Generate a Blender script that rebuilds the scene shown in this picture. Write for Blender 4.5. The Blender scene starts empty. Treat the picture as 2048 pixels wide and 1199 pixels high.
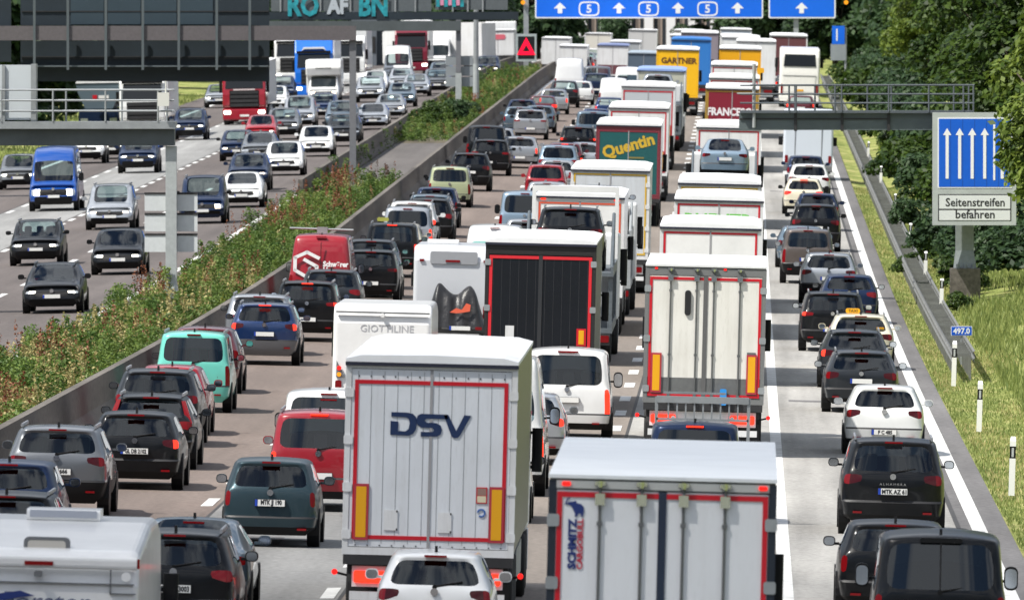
import bpy, bmesh, math, random
import numpy as np
from mathutils import Matrix, Vector
R = math.radians
random.seed(7); RNG = np.random.default_rng(7)
SC = bpy.context.scene
COL = SC.collection

# ---------------------------------------------------------------- camera, sky, sun, exposure
F, XV, YH, HC = 27000.0, 1495.0, 52.0, 9.0          # focal length in photo pixels, road vanishing column, level line, eye height
cam = bpy.data.cameras.new('camera'); cam_o = bpy.data.objects.new('camera', cam); COL.objects.link(cam_o)
cam.sensor_width = 36.0; cam.lens = F * 36.0 / 2048.0
cam.clip_start = 5.0; cam.clip_end = 6000.0
cam_o.location = (0, 0, HC)
cam_o.rotation_euler = (math.pi / 2 - math.atan((599.5 - YH) / F), 0, math.atan((XV - 1024) / F))
cam.dof.use_dof = True; cam.dof.focus_distance = 290.0; cam.dof.aperture_fstop = 9.0
SC.camera = cam_o

SUN_EL, SUN_AZ = R(56), R(-125)                      # azimuth clockwise from +Y: left and a little behind the camera
world = bpy.data.worlds.new('World'); SC.world = world; world.use_nodes = True
nt = world.node_tree; nt.nodes.clear()
out = nt.nodes.new('ShaderNodeOutputWorld'); bg = nt.nodes.new('ShaderNodeBackground')
sky = nt.nodes.new('ShaderNodeTexSky'); sky.sky_type = 'NISHITA'; sky.sun_disc = False
sky.sun_elevation = SUN_EL; sky.sun_rotation = SUN_AZ; sky.air_density = 1.0; sky.dust_density = .5
tc = nt.nodes.new('ShaderNodeTexCoord'); nz = nt.nodes.new('ShaderNodeTexNoise')
nz.inputs['Scale'].default_value = 8.0; nz.inputs['Detail'].default_value = 7; nz.inputs['Roughness'].default_value = .6
rp = nt.nodes.new('ShaderNodeValToRGB'); rp.color_ramp.elements[0].position = .46; rp.color_ramp.elements[1].position = .55
mx = nt.nodes.new('ShaderNodeMixRGB'); mx.inputs[2].default_value = (9.5, 9.8, 10.3, 1)
nt.links.new(tc.outputs['Generated'], nz.inputs['Vector']); nt.links.new(nz.outputs['Fac'], rp.inputs[0])
nt.links.new(rp.outputs[0], mx.inputs[0]); nt.links.new(sky.outputs[0], mx.inputs[1])
sx_ = nt.nodes.new('ShaderNodeSeparateXYZ'); nt.links.new(tc.outputs['Generated'], sx_.inputs[0])   # added grey band low in the sky, dims what the car rears reflect
hr = nt.nodes.new('ShaderNodeMapRange'); hr.interpolation_type = 'SMOOTHSTEP'; hr.inputs[1].default_value = .04; hr.inputs[2].default_value = .42; nt.links.new(sx_.outputs[2], hr.inputs[0])
hm = nt.nodes.new('ShaderNodeMixRGB'); hm.inputs[1].default_value = (1.5, 1.75, 2.1, 1); nt.links.new(hr.outputs[0], hm.inputs[0]); nt.links.new(mx.outputs[0], hm.inputs[2])
nt.links.new(hm.outputs[0], bg.inputs[0]); bg.inputs[1].default_value = .088
nt.links.new(bg.outputs[0], out.inputs[0])
sun = bpy.data.lights.new('sun', 'SUN'); sun.energy = 5.0; sun.angle = R(.6); sun.color = (1, .955, .88)
sun_o = bpy.data.objects.new('sun', sun); COL.objects.link(sun_o)
sd = Vector((math.sin(SUN_AZ) * math.cos(SUN_EL), math.cos(SUN_AZ) * math.cos(SUN_EL), math.sin(SUN_EL)))
sun_o.rotation_euler = sd.to_track_quat('Z', 'Y').to_euler()
SC.view_settings.view_transform = 'Standard'; SC.view_settings.look = 'None'
SC.view_settings.exposure = 0.42; SC.view_settings.gamma = 1.0
SC.render.engine = 'CYCLES'
SC.cycles.max_bounces = 7; SC.cycles.transparent_max_bounces = 28; SC.cycles.use_denoising = True
SC.cycles.caustics_reflective = False; SC.cycles.caustics_refractive = False

# ---------------------------------------------------------------- the lie of the land
def prof(y):
    y = np.asarray(y, float)
    a = np.clip(y, 318, 490) - 318; z = .0088 * a * a / 344.0
    z = z + .0088 * (np.clip(y, 490, 900) - 490)
    b = np.clip(y, 900, 1100) - 900
    return z + .0088 * b - (.0088 - .0012) * b * b / 400.0 + .0012 * np.clip(y - 1100, 0, None)
def cross(x):
    x = np.asarray(x, float)
    c = np.where(x > -14.4, -.025 * (np.minimum(x, 4.8) + 2.8), .29)
    return np.where(x < -18.6, .29 + .018 * (np.maximum(x, -36) + 18.6), c)
def gz(x, y): return float(prof(y) + cross(x))
def slope(y): return float((prof(y + 1) - prof(y - 1)) / 2)
def tilt(x): return .025 if x > -14.4 else (-.018 if x < -18.6 else 0)
def at(px, y=None, s=None, D=None):
    """photo column px and the row y where it meets the ground (or its scale s, or distance D) -> (X, D)"""
    if s: D = F / s
    if D: return (px - XV) * D / F, D
    lo, hi = 100., 1400.
    for _ in range(50):
        m = (lo + hi) / 2
        yy = YH + (HC - gz((px - XV) * m / F, m)) * F / m
        if yy > y: lo = m
        else: hi = m
    return (px - XV) * lo / F, lo
def wz(py, D): return HC - (py - YH) * D / F          # height of photo row py at distance D

# ---------------------------------------------------------------- materials
MATS = {}
def mat(name, col, rough=.5, metal=0., coat=0., em=None, es=0., noise=0., nscale=8., spec=.5, bump=0.):
    if name in MATS: return MATS[name]
    m = bpy.data.materials.new(name); m.use_nodes = True; t = m.node_tree; p = t.nodes['Principled BSDF']
    p.inputs['Base Color'].default_value = (*col, 1); p.inputs['Roughness'].default_value = rough
    p.inputs['Metallic'].default_value = metal; p.inputs['Coat Weight'].default_value = coat
    p.inputs['Coat Roughness'].default_value = .04; p.inputs['Specular IOR Level'].default_value = spec
    if em: p.inputs['Emission Color'].default_value = (*em, 1); p.inputs['Emission Strength'].default_value = es
    if noise or bump:
        c = t.nodes.new('ShaderNodeTexCoord'); n = t.nodes.new('ShaderNodeTexNoise')
        n.inputs['Scale'].default_value = nscale; n.inputs['Detail'].default_value = 6; n.inputs['Roughness'].default_value = .65
        t.links.new(c.outputs['Object'], n.inputs['Vector'])
        if noise:
            r = t.nodes.new('ShaderNodeMapRange'); r.inputs[1].default_value = .3; r.inputs[2].default_value = .7
            r.inputs[3].default_value = 1 - noise; r.inputs[4].default_value = 1 + noise * .5
            mm = t.nodes.new('ShaderNodeMixRGB'); mm.blend_type = 'MULTIPLY'; mm.inputs[0].default_value = 1
            mm.inputs[1].default_value = (*col, 1); t.links.new(n.outputs['Fac'], r.inputs[0])
            t.links.new(r.outputs[0], mm.inputs[2]); t.links.new(mm.outputs[0], p.inputs['Base Color'])
        if bump:
            b = t.nodes.new('ShaderNodeBump'); b.inputs['Strength'].default_value = bump; b.inputs['Distance'].default_value = .05
            t.links.new(n.outputs['Fac'], b.inputs['Height']); t.links.new(b.outputs[0], p.inputs['Normal'])
    MATS[name] = m; return m
def door_mat(name, col, rough=.42, dirt=.22):
    """white door skin with rain streaks and road film"""
    m = mat(name, col, rough, 0, .1); t = m.node_tree; p = t.nodes['Principled BSDF']; K = t.links.new; N = t.nodes.new; c = N('ShaderNodeTexCoord'); f = []
    for sc, lo, hi in (((7, 7, .5), .45, .75), ((1.2, 1.2, 1.0), .4, .8), ((30, 30, 6), .55, .8)):
        mp = N('ShaderNodeMapping'); mp.inputs['Scale'].default_value = sc; K(c.outputs['Object'], mp.inputs[0]); n = N('ShaderNodeTexNoise'); n.inputs['Scale'].default_value = 1.; n.inputs['Detail'].default_value = 6; K(mp.outputs[0], n.inputs[0])
        r = N('ShaderNodeMapRange'); r.inputs[1].default_value = lo; r.inputs[2].default_value = hi; r.inputs[3].default_value = 1.; r.inputs[4].default_value = 1 - dirt; K(n.outputs[0], r.inputs[0]); f.append(r.outputs[0])
    a = N('ShaderNodeMath'); a.operation = 'MULTIPLY'; K(f[0], a.inputs[0]); K(f[1], a.inputs[1]); b = N('ShaderNodeMath'); b.operation = 'MULTIPLY'; K(a.outputs[0], b.inputs[0]); K(f[2], b.inputs[1])
    mm = N('ShaderNodeMixRGB'); mm.inputs[1].default_value = (col[0] * .45, col[1] * .42, col[2] * .36, 1); mm.inputs[2].default_value = (*col, 1); K(b.outputs[0], mm.inputs[0]); K(mm.outputs[0], p.inputs['Base Color']); return m
def paint(name, col, metal=.0, rough=.32):
    """car paint: a clear coat over colour, road dust low down in patches"""
    key = 'paint_' + name
    if key in MATS: return MATS[key]
    dk = max(col) < .07; m = mat(key, col, rough, metal, .34 if dk else .8, spec=.10 if dk else .3); t = m.node_tree; p = t.nodes['Principled BSDF']
    c = t.nodes.new('ShaderNodeTexCoord'); n = t.nodes.new('ShaderNodeTexNoise'); n.inputs['Scale'].default_value = 3.5; n.inputs['Detail'].default_value = 8
    r = t.nodes.new('ShaderNodeMapRange'); r.inputs[1].default_value = .35; r.inputs[2].default_value = .75; r.inputs[3].default_value = 0; r.inputs[4].default_value = .025 if dk else .07
    mm = t.nodes.new('ShaderNodeMixRGB'); mm.inputs[1].default_value = (*col, 1); mm.inputs[2].default_value = (.15, .135, .115, 1)
    t.links.new(c.outputs['Object'], n.inputs['Vector']); t.links.new(n.outputs['Fac'], r.inputs[0]); t.links.new(r.outputs[0], mm.inputs[0])
    t.links.new(mm.outputs[0], p.inputs['Base Color'])
    return m
def glass(name, tint, f0=.06):
    if name in MATS: return MATS[name]
    m = bpy.data.materials.new(name); m.use_nodes = True; t = m.node_tree; t.nodes.clear()
    o = t.nodes.new('ShaderNodeOutputMaterial'); mixs = t.nodes.new('ShaderNodeMixShader')
    tr = t.nodes.new('ShaderNodeBsdfTransparent'); tr.inputs[0].default_value = (*tint, 1)
    gl = t.nodes.new('ShaderNodeBsdfGlossy'); gl.inputs['Roughness'].default_value = .03; gl.inputs[0].default_value = (.9, .95, 1, 1)
    fr = t.nodes.new('ShaderNodeFresnel'); fr.inputs[0].default_value = 1.6
    t.links.new(fr.outputs[0], mixs.inputs[0]); t.links.new(tr.outputs[0], mixs.inputs[1]); t.links.new(gl.outputs[0], mixs.inputs[2])
    t.links.new(mixs.outputs[0], o.inputs[0]); MATS[name] = m; return m

GLASS = glass('tinted_glass', (.56, .68, .67)); PRIV = glass('dark_privacy_glass', (.07, .085, .09)); WIND = glass('windscreen_glass', (.78, .85, .85))
BLACKPL = mat('black_plastic', (.008, .008, .009), .5, spec=.2); TYRE = mat('tyre_rubber', (.016, .016, .016), .85)
RIM = mat('alloy_rim', (.42, .43, .45), .35, .8); CHROME = mat('chrome', (.75, .76, .78), .12, 1.)
TAIL = mat('red_lamp_lens', (.15, .003, .006), .10, 0, .15, (1, .02, .01), .025, spec=.3); TAILON = mat('lit_red_lamp', (.6, .01, .01), .2, 0, 0, (1, .015, .01), .8)
BRK = mat('lit_brake_lamp', (.6, .02, .01), .2, 0, 0, (1, .035, .012), 1.3); AMB = mat('amber_lamp', (.8, .28, .01), .25, 0, .3, (1, .35, .02), .3)
HEAD = mat('lit_headlamp', (.8, .8, .75), .15, 0, .5, (1, .95, .8), 3.2); HEADW = mat('warm_lit_headlamp', (.8, .75, .65), .15, 0, .5, (1, .78, .55), 2.4)
HEADOFF = mat('clear_headlamp', (.5, .53, .56), .08, .6, 1.)
PLATE = mat('plate_white', (.72, .72, .7), .4); PLBLUE = mat('plate_blue', (.01, .05, .38), .4); INK = mat('black_ink', (.012, .012, .014), .5)
SEAT = mat('seat_fabric', (.09, .09, .095), .9); GREYPL = mat('grey_plastic', (.14, .145, .15), .5)
WHITE = mat('white_gelcoat', (.76, .76, .75), .3, 0, .4, noise=.10, nscale=1.3); TRUCKW = None
ROOFW = mat('roof_tarpaulin_white', (.80, .81, .82), .55, noise=.12, nscale=.8); CHAS = mat('chassis_black', (.022, .022, .024), .6, noise=.3, nscale=3)
REDT = mat('red_reflective_tape', (.52, .008, .02), .35); YELT = mat('yellow_reflective_tape', (.62, .38, .02), .35); MARKY = mat('yellow_marker', (.75, .36, .005), .4)
STEEL = mat('galvanised_steel', (.33, .35, .36), .5, .4, noise=.2, nscale=2.); DARKST = mat('gantry_grey_steel', (.085, .10, .105), .5, .1, noise=.22, nscale=1.2)

TRUCKW = door_mat('trailer_white', (.70, .71, .72), .42, .2)
# ---------------------------------------------------------------- objects
def link(o, parent=None):
    COL.objects.link(o)
    if parent is not None: o.parent = parent
    return o
def tag(o, label=None, cat=None, group=None, kind=None):
    for k, v in (('label', label), ('category', cat), ('group', group), ('kind', kind)):
        if v: o[k] = v
    return o
def empty(name, loc, label=None, cat=None, group=None):
    o = bpy.data.objects.new(name, None); o.empty_display_size = .3; COL.objects.link(o); o.location = loc
    return tag(o, label, cat, group)
def obj(name, me, parent=None, m=None):
    o = bpy.data.objects.new(name, me); link(o, parent)
    if m is not None:
        if not me.materials: me.materials.append(m)
        elif me.materials[0] is not m:
            o.material_slots[0].link = 'OBJECT'; o.material_slots[0].material = m
    return o
class MB:
    """collects boxes, tubes, prisms; build() links them as ONE mesh object"""
    def __init__(s): s.v = []; s.f = []; s.m = []
    def add(s, vs, fs, m=0):
        b = len(s.v); s.v += [tuple(v) for v in vs]; s.f += [tuple(b + i for i in f) for f in fs]; s.m += [m] * len(fs); return s
    def box(s, x0, x1, y0, y1, z0, z1, m=0):
        return s.add([(x0, y0, z0), (x1, y0, z0), (x1, y1, z0), (x0, y1, z0), (x0, y0, z1), (x1, y0, z1), (x1, y1, z1), (x0, y1, z1)],
                     [(0, 3, 2, 1), (4, 5, 6, 7), (0, 1, 5, 4), (1, 2, 6, 5), (2, 3, 7, 6), (3, 0, 4, 7)], m)
    def rbox(s, x0, x1, y0, y1, z0, z1, r, m=0, ax='y', n=3):
        """box with its edges along axis ax rounded"""
        if ax == 'y': a0, a1, b0, b1, c0, c1 = x0, x1, z0, z1, y0, y1
        elif ax == 'z': a0, a1, b0, b1, c0, c1 = x0, x1, y0, y1, z0, z1
        else: a0, a1, b0, b1, c0, c1 = y0, y1, z0, z1, x0, x1
        pts = []
        for (cx, cy, st) in ((a1 - r, b1 - r, 0), (a0 + r, b1 - r, 90), (a0 + r, b0 + r, 180), (a1 - r, b0 + r, 270)):
            for k in range(n + 1):
                t = R(st + 90 * k / n); pts.append((cx + r * math.cos(t), cy + r * math.sin(t)))
        return s.prism(pts, c0, c1, ax, m)
    def prism(s, pts, c0, c1, ax='y', m=0):
        def P(a, b, c): return (a, c, b) if ax == 'y' else ((a, b, c) if ax == 'z' else (c, a, b))
        n = len(pts); vs = [P(a, b, c0) for a, b in pts] + [P(a, b, c1) for a, b in pts]
        fs = [tuple(range(n))[::-1], tuple(range(n, 2 * n))] + [(i, (i + 1) % n, n + (i + 1) % n, n + i) for i in range(n)]
        if ax == 'y': fs = [f[::-1] for f in fs]
        return s.add(vs, fs, m)
    def tube(s, a, b, r0, r1=None, n=8, m=0):
        r1 = r0 if r1 is None else r1; a = Vector(a); b = Vector(b); d = (b - a).normalized()
        u = d.orthogonal().normalized(); w = d.cross(u)
        vs = [a + r0 * (math.cos(2 * math.pi * k / n) * u + math.sin(2 * math.pi * k / n) * w) for k in range(n)]
        vs += [b + r1 * (math.cos(2 * math.pi * k / n) * u + math.sin(2 * math.pi * k / n) * w) for k in range(n)]
        return s.add(vs, [tuple(range(n))[::-1], tuple(range(n, 2 * n))] + [(i, (i + 1) % n, n + (i + 1) % n, n + i) for i in range(n)], m)
    def lathe(s, prof_, c, ax='x', n=18, m=0):
        """closed ring section [(axial, radius)...] spun about an axis through c"""
        k = len(prof_); vs = []
        for i in range(n):
            t = 2 * math.pi * i / n
            for (a, r) in prof_:
                q = (a, r * math.cos(t), r * math.sin(t)) if ax == 'x' else ((r * math.cos(t), a, r * math.sin(t)) if ax == 'y' else (r * math.cos(t), r * math.sin(t), a))
                vs.append((c[0] + q[0], c[1] + q[1], c[2] + q[2]))
        fs = []
        for i in range(n):
            j = (i + 1) % n
            for q in range(k - 1): fs.append((i * k + q, i * k + q + 1, j * k + q + 1, j * k + q))
        fs.append(tuple(i * k for i in range(n))); fs.append(tuple(i * k + k - 1 for i in range(n))[::-1])
        return s.add(vs, fs, m)
    def mesh(s, name, mats, smooth=False):
        me = bpy.data.meshes.new(name); me.from_pydata(s.v, [], s.f)
        for q in (mats if isinstance(mats, (list, tuple)) else [mats]): me.materials.append(q)
        if any(s.m): me.polygons.foreach_set('material_index', s.m)
        bm = bmesh.new(); bm.from_mesh(me); bmesh.ops.recalc_face_normals(bm, faces=bm.faces[:]); bm.to_mesh(me); bm.free()
        if smooth: me.polygons.foreach_set('use_smooth', [True] * len(me.polygons))
        me.update(); return me
    def build(s, name, mats, parent=None, smooth=False):
        return link(bpy.data.objects.new(name, s.mesh(name, mats, smooth)), parent)

TXT = {}
def text_mesh(st, h, bold=0., squeeze=1., slant=0., spacing=1.):
    key = (st, h, bold, squeeze, slant, spacing)
    if key in TXT: return TXT[key]
    cu = bpy.data.curves.new('lettering', 'FONT'); cu.body = st; cu.size = h / .72; cu.offset = bold; cu.extrude = .002
    cu.align_x = 'CENTER'; cu.align_y = 'CENTER'; cu.resolution_u = 2; cu.shear = slant; cu.space_character = spacing
    o = bpy.data.objects.new('lettering', cu); COL.objects.link(o)
    me = bpy.data.meshes.new_from_object(o.evaluated_get(bpy.context.evaluated_depsgraph_get()))
    bpy.data.objects.remove(o); bpy.data.curves.remove(cu)
    n = len(me.vertices); co = np.empty(n * 3); me.vertices.foreach_get('co', co); co = co.reshape(-1, 3); co[:, 0] *= squeeze
    if n: co[:, 1] -= (co[:, 1].min() + co[:, 1].max()) / 2; co[:, 0] -= (co[:, 0].min() + co[:, 0].max()) / 2
    me.vertices.foreach_set('co', co.ravel()); me.materials.clear(); me.update(); TXT[key] = me; return me
def lettering(st, h, loc, m, parent, bold=0., squeeze=1., slant=0., roll=0., name='lettering', spacing=1., tiltx=0.):
    me = text_mesh(st, h, bold, squeeze, slant, spacing).copy(); me.materials.append(m)
    o = link(bpy.data.objects.new(name, me), parent); o.location = loc
    o.rotation_euler = (math.pi / 2 + tiltx, roll, 0) if not roll else (Matrix.Rotation(-roll, 4, 'Y') @ Matrix.Rotation(math.pi / 2, 4, 'X')).to_euler()
    return o
def flat_polys(polys, y0, y1, name, m, parent):
    b = MB()
    for p in polys: b.prism(p, y0, y1, 'y')
    return b.build(name, m, parent)
def set_on_road(o, X, D, flip=False, dz=0., yaw=0., lean=0.):
    X -= tilt(X) * lean                                                # crossfall carries the top of a tall body sideways
    M = Matrix.Translation((X, D, gz(X, D))) @ Matrix.Rotation(math.atan(slope(D)), 4, 'X') @ Matrix.Rotation(tilt(X), 4, 'Y')
    M = M @ Matrix.Translation((0, 0, dz)) @ Matrix.Rotation((math.pi if flip else 0) + yaw, 4, 'Z')
    o.matrix_world = M; return o
# ---------------------------------------------------------------- cars and vans: one shell builder, several body kinds
FR = [-1, -.88, -.62, -.3, 0, .3, .62, .88, 1]
def spec(**k):
    d = dict(L=4.3, W=1.8, H=1.47, clr=.21, z2=.56, z3=.64, zl=.80, belt=.97, tf=.74, wt=.10, hood=.95, hoodf=.76, cowl=1.15, rf=1.95,
             rear=[.16, .05, 0, .03, .02, .05, .09, .42, .32], front=[.16, .05, 0, .02, .06, .14, .22, .32, .42], light='wide',
             bulge=.07, trunk=None, wheel=.32, wr=.82, wf=.86, rtop=0., plate=.74, trimrows=1, rails=False, seats=True, win=(1, 6), crown=.035)
    d.update(k); return d
SPECS = {
 'hatch': spec(),
 'small': spec(L=3.95, W=1.72, H=1.49, tf=.72, rear=[.14, .04, 0, .02, .03, .07, .12, .40, .32], cowl=.95, rf=1.7, hood=.98, wheel=.30, plate=.50),
 'suv': spec(L=4.45, W=1.86, H=1.66, clr=.26, z2=.66, z3=.76, zl=.95, belt=1.12, tf=.76, hood=1.06, hoodf=.90, rear=[.14, .04, 0, .05, .04, .07, .11, .36, .24], trimrows=2, wheel=.35, rails=True, plate=.84),
 'jeep': spec(L=4.4, W=1.84, H=1.80, clr=.28, z2=.66, z3=.74, zl=.90, belt=1.14, tf=.82, hood=1.10, hoodf=.98, rear=[.12, .04, 0, .03, .03, .04, .06, .16, .12], trimrows=2, wheel=.36, rails=True, light='tall', plate=.8),
 'mpv': spec(L=4.8, W=1.9, H=1.73, clr=.23, z2=.60, z3=.68, zl=.92, belt=1.10, tf=.78, cowl=1.05, rf=2.05, hood=1.03, hoodf=.80, rear=[.13, .04, 0, .03, .02, .05, .09, .32, .22], rails=True, plate=.80),
 'estate': spec(L=4.7, W=1.82, H=1.47, tf=.73, rear=[.15, .05, 0, .04, .03, .05, .09, .50, .36], cowl=1.3, rf=2.15, rails=True, plate=.76),
 'sedan': spec(L=4.7, W=1.84, H=1.44, tf=.70, trunk=1.02, cowl=1.3, rf=2.1, plate=.74),
 'kangoo': spec(L=4.4, W=1.82, H=1.83, clr=.24, z2=.60, z3=.66, zl=.86, belt=1.10, tf=.83, hood=1.06, hoodf=.85, cowl=.95, rf=1.75, rear=[.10, .03, 0, .02, .01, .02, .03, .16, .14], light='tall', rails=True, plate=.66, crown=.05),
 'van': spec(L=4.95, W=1.94, H=1.97, clr=.24, z2=.56, z3=.62, zl=.85, belt=1.14, tf=.84, hood=1.12, hoodf=.92, cowl=.75, rf=1.6, rear=[.10, .03, 0, .02, .02, .03, .05, .20, .18], light='tall', plate=.88, wheel=.34, crown=.06),
 'hvan': spec(L=5.9, W=2.02, H=2.62, clr=.28, z2=.62, z3=.70, zl=.90, belt=1.30, tf=.84, wt=.52, hood=1.22, hoodf=1.0, cowl=.6, rf=1.45, rear=[.08, .02, 0, .02, .02, .03, .04, .12, .18], light='tall', plate=.60, wheel=.36, crown=.06, seats=True, brow=(.42, 2.02)),
}
SPECS['hatch2'] = spec(zl=.70, light='corner', rear=[.14, .04, 0, .03, .02, .04, .07, .34, .24], tf=.77, belt=.99, H=1.50, plate=.52)
SPECS['small2'] = spec(L=3.98, W=1.70, H=1.50, zl=.68, light='corner', tf=.76, rear=[.12, .03, 0, .02, .02, .04, .08, .30, .20], cowl=.95, rf=1.7, hood=.98, wheel=.30, plate=.76, z2=.50)
SPECS['suv2'] = spec(L=4.5, W=1.86, H=1.66, clr=.25, z2=.58, zl=1.0, belt=1.10, tf=.80, hood=1.05, hoodf=.88, rear=[.12, .03, 0, .05, .03, .04, .06, .28, .12], trimrows=1, wheel=.35, rails=True, plate=.62, light='bar')
SPECS['estate2'] = spec(L=4.75, W=1.84, H=1.46, tf=.70, rear=[.15, .05, 0, .04, .02, .05, .10, .62, .50], cowl=1.35, rf=2.2, rails=True, plate=.58, zl=.86, light='bar')
MIDX = ['body', 'rear_window', 'windscreen', 'side_window', 'taillight', 'headlight', 'grille', 'bumper', 'taillight_inner', 'headlamp_bulb', 'shut_line']
def shell(k):
    s = SPECS[k]; L, hw, H = s['L'], s['W'] / 2, s['H']; tf = s['tf']
    s['z3'] = s['z2'] + .028
    zc = [s['clr'], s['clr'] + .14, s['z2'], s['z3'], s['zl'], s['belt'], s['belt'] + .05, H - s['wt'], H - .045]
    wc = [.88, .965, 1, 1, .995, .968, .945, tf * 1.04, tf * .965]
    def low(h): return ([zc[0], zc[1], min(zc[2], h - .32), min(zc[3], h - .25), min(zc[4], h - .16), h - .085, h - .05, h - .025, h - .01], [.88, .965, 1, 1, .985, .955, .92, .87, .80])
    st = []                                                             # (y, z rows, width rows, plan factor, crown, kind)
    cy, ry = L - s['cowl'], L - s['rf']
    if s['trunk']:
        t = low(s['trunk']); st += [(0, *t, .94, .01, 'tail'), (.25, *t, .98, .015, 'boot'), (.62, *t, 1, .015, 'bootend')]
        st += [(1.32, zc, wc, 1, s['crown'], 'roof'), (1.75, zc, wc, 1, s['crown'], 'roof')]
    else:
        zr = list(zc); zr[8] -= .03 + s['rtop']; zr[7] -= .02
        st += [(0, zr, wc, .945 if k not in ('van', 'hvan', 'kangoo') else .975, s['crown'] * .8, 'tail')]
        y1 = max(s['rear']) + .28
        st += [(y1, zc, wc, .985, s['crown'], 'roof'), (y1 + .55, zc, wc, 1, s['crown'], 'roof')]
    st += [((st[-1][0] + ry) / 2 + .1, zc, wc, 1, s['crown'], 'roof')]
    zf = list(zc); zf[8] -= .03; zf[7] -= .03
    st += [(ry, zf, wc, 1, s['crown'] * .9, 'roof')]
    if s.get('brow'): zb = list(zc); zb[6], zb[7], zb[8] = s['belt'] + .05, s['brow'][1] - .08, s['brow'][1]; st += [(ry + s['brow'][0], zb, [.88, .965, 1, 1, .995, .968, .945, .86, .80], 1, s['crown'], 'brow')]
    st += [(cy, *low(s['hood']), 1, .02, 'cowl'), (cy + (L - cy) * .5, *low(s['hood'] - .04), .985, .03, 'hood')]
    st += [(L - .16, *low(s['hoodf'] + .05), .95, .02, 'hood'), (L, *low(s['hoodf']), .90, .01, 'nose')]
    n = len(st); V = []; S = {}; T = {}; C = {}; E = {}
    rear = s['rear'] if not s['trunk'] else [.14, .04, 0, .03, .01, .02, .05, .08, .12]
    def yo(i, r):
        if i == 0: return rear[r]
        if i == n - 1: return L - s['front'][r]
        return st[i][0] + ((min(.0, 0)) if True else 0)
    for i, (y, z, w, pf, cr, kd) in enumerate(st):
        for sd in (-1, 1):
            for r in range(9):
                e = .07 * (i == 0) - .10 * (i == n - 1)
                V.append((sd * hw * w[r] * pf, yo(i, r) + e, z[r])); S[sd, i, r] = len(V) - 1
        for c in range(1, 8):
            f = FR[c]; b = (-s['bulge'] * .5 * (1 - f * f) if i == 0 else 0) + (.09 * (1 - f * f) if i == n - 1 else 0) + (.10 * (1 - f * f) if kd in ('cowl',) else 0)
            if kd == 'bootend': b = -.06 * (1 - f * f)
            V.append((f * hw * w[8] * pf, yo(i, 8) + b + (.03 if i == 0 else 0) - (.03 if i == n - 1 else 0), z[8] + cr * (1 - f * f) + .008)); T[i, c] = len(V) - 1
    wd = {'hatch': .055, 'small': .07, 'suv': .06, 'mpv': .05, 'estate': .04, 'sedan': .05}.get(k, 0)
    for (dic, i, sg) in ((C, 0, -1), (E, n - 1, 1)):
        y, z, w, pf, cr, kd = st[i]
        for r in range(8):
            for c in range(1, 8):
                f = FR[c]
                V.append((f * hw * w[r] * pf, yo(i, r) + sg * s['bulge'] * (1 - f * f) * (.6 if sg < 0 else 1.2) + (.012 if abs(f) > .8 else 0) * -sg, z[r] + (wd * (1 if sg < 0 else .5) * (abs(f) < .7) * (r == 4) if abs(f) > .5 else 0))); dic[r, c] = len(V) - 1
    def cap(dic, i, r, c):
        if c == 0: return S[-1, i, r]
        if c == 8: return S[1, i, r]
        if r == 8: return T[i, c]
        return dic[r, c]
    def top(i, c): return S[-1, i, 8] if c == 0 else (S[1, i, 8] if c == 8 else T[i, c])
    fs, ms = [], []
    for i in range(n - 1):
        k0, k1 = st[i][5], st[i + 1][5]
        for sd in (-1, 1):
            for r in range(8):
                q = (S[sd, i, r], S[sd, i + 1, r], S[sd, i + 1, r + 1], S[sd, i, r + 1]); fs.append(q if sd > 0 else q[::-1]); m = 0
                if r == 6 and k0 == 'roof' and k1 == 'roof': m = 3
                if r < 1 or (r < s['trimrows'] and s['trimrows'] > 1): m = 7
                if i == 0 and r == 4 and s['light'] == 'wide' and k == 'hatch9': m = 4
                ms.append(m)
        for c in range(8):
            fs.append((top(i, c), top(i, c + 1), top(i + 1, c + 1), top(i + 1, c))); m = 0
            if (k0 == 'brow' or (k0 == 'roof' and k1 == 'cowl')) and (1 <= c <= 6 or k0 == 'brow'): m = 2
            if k0 == 'bootend' and 1 <= c <= 6: m = 1
            ms.append(m)
        fs.append((S[-1, i, 0], S[-1, i + 1, 0], S[1, i + 1, 0], S[1, i, 0])); ms.append(7)
    for r in range(8):
        for c in range(8):
            fs.append((cap(C, 0, r, c), cap(C, 0, r, c + 1), cap(C, 0, r + 1, c + 1), cap(C, 0, r + 1, c)))
            m = 0
            if r == 6 and not s['trunk'] and s['win'][0] <= c <= s['win'][1]: m = 1
            if r < s['trimrows']: m = 7
            if r == 2: m = 10
            if s['light'] == 'wide' and r == 4 and c in (0, 1, 6, 7): m = 4 if c in (0, 7) else 8
            if s['light'] == 'tall' and r in (3, 4) and c in (0, 7): m = 4
            if s['light'] == 'corner' and r == 4 and c in (0, 7): m = 4
            if s['light'] == 'bar' and r == 4 and c in (0, 1, 6, 7): m = 4 if c in (0, 7) else 8
            ms.append(m)
            fs.append((cap(E, n - 1, r, c), cap(E, n - 1, r + 1, c), cap(E, n - 1, r + 1, c + 1), cap(E, n - 1, r, c + 1)))
            m = 0
            if r in (3, 4) and c in (0, 1, 6, 7): m = (5 if c in (0, 7) else 9) if r == 4 or k in ('van', 'hvan', 'kangoo', 'jeep') else 0
            if r in (3, 4) and 2 <= c <= 5: m = 6
            if r in (1,) and 1 <= c <= 6: m = 6
            if r < 1: m = 7
            ms.append(m)
    me = bpy.data.meshes.new('shell'); me.from_pydata(V, [], fs)
    for _ in MIDX: me.materials.append(BLACKPL)
    me.polygons.foreach_set('material_index', ms)
    bm = bmesh.new(); bm.from_mesh(me); bmesh.ops.recalc_face_normals(bm, faces=bm.faces[:])
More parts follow.
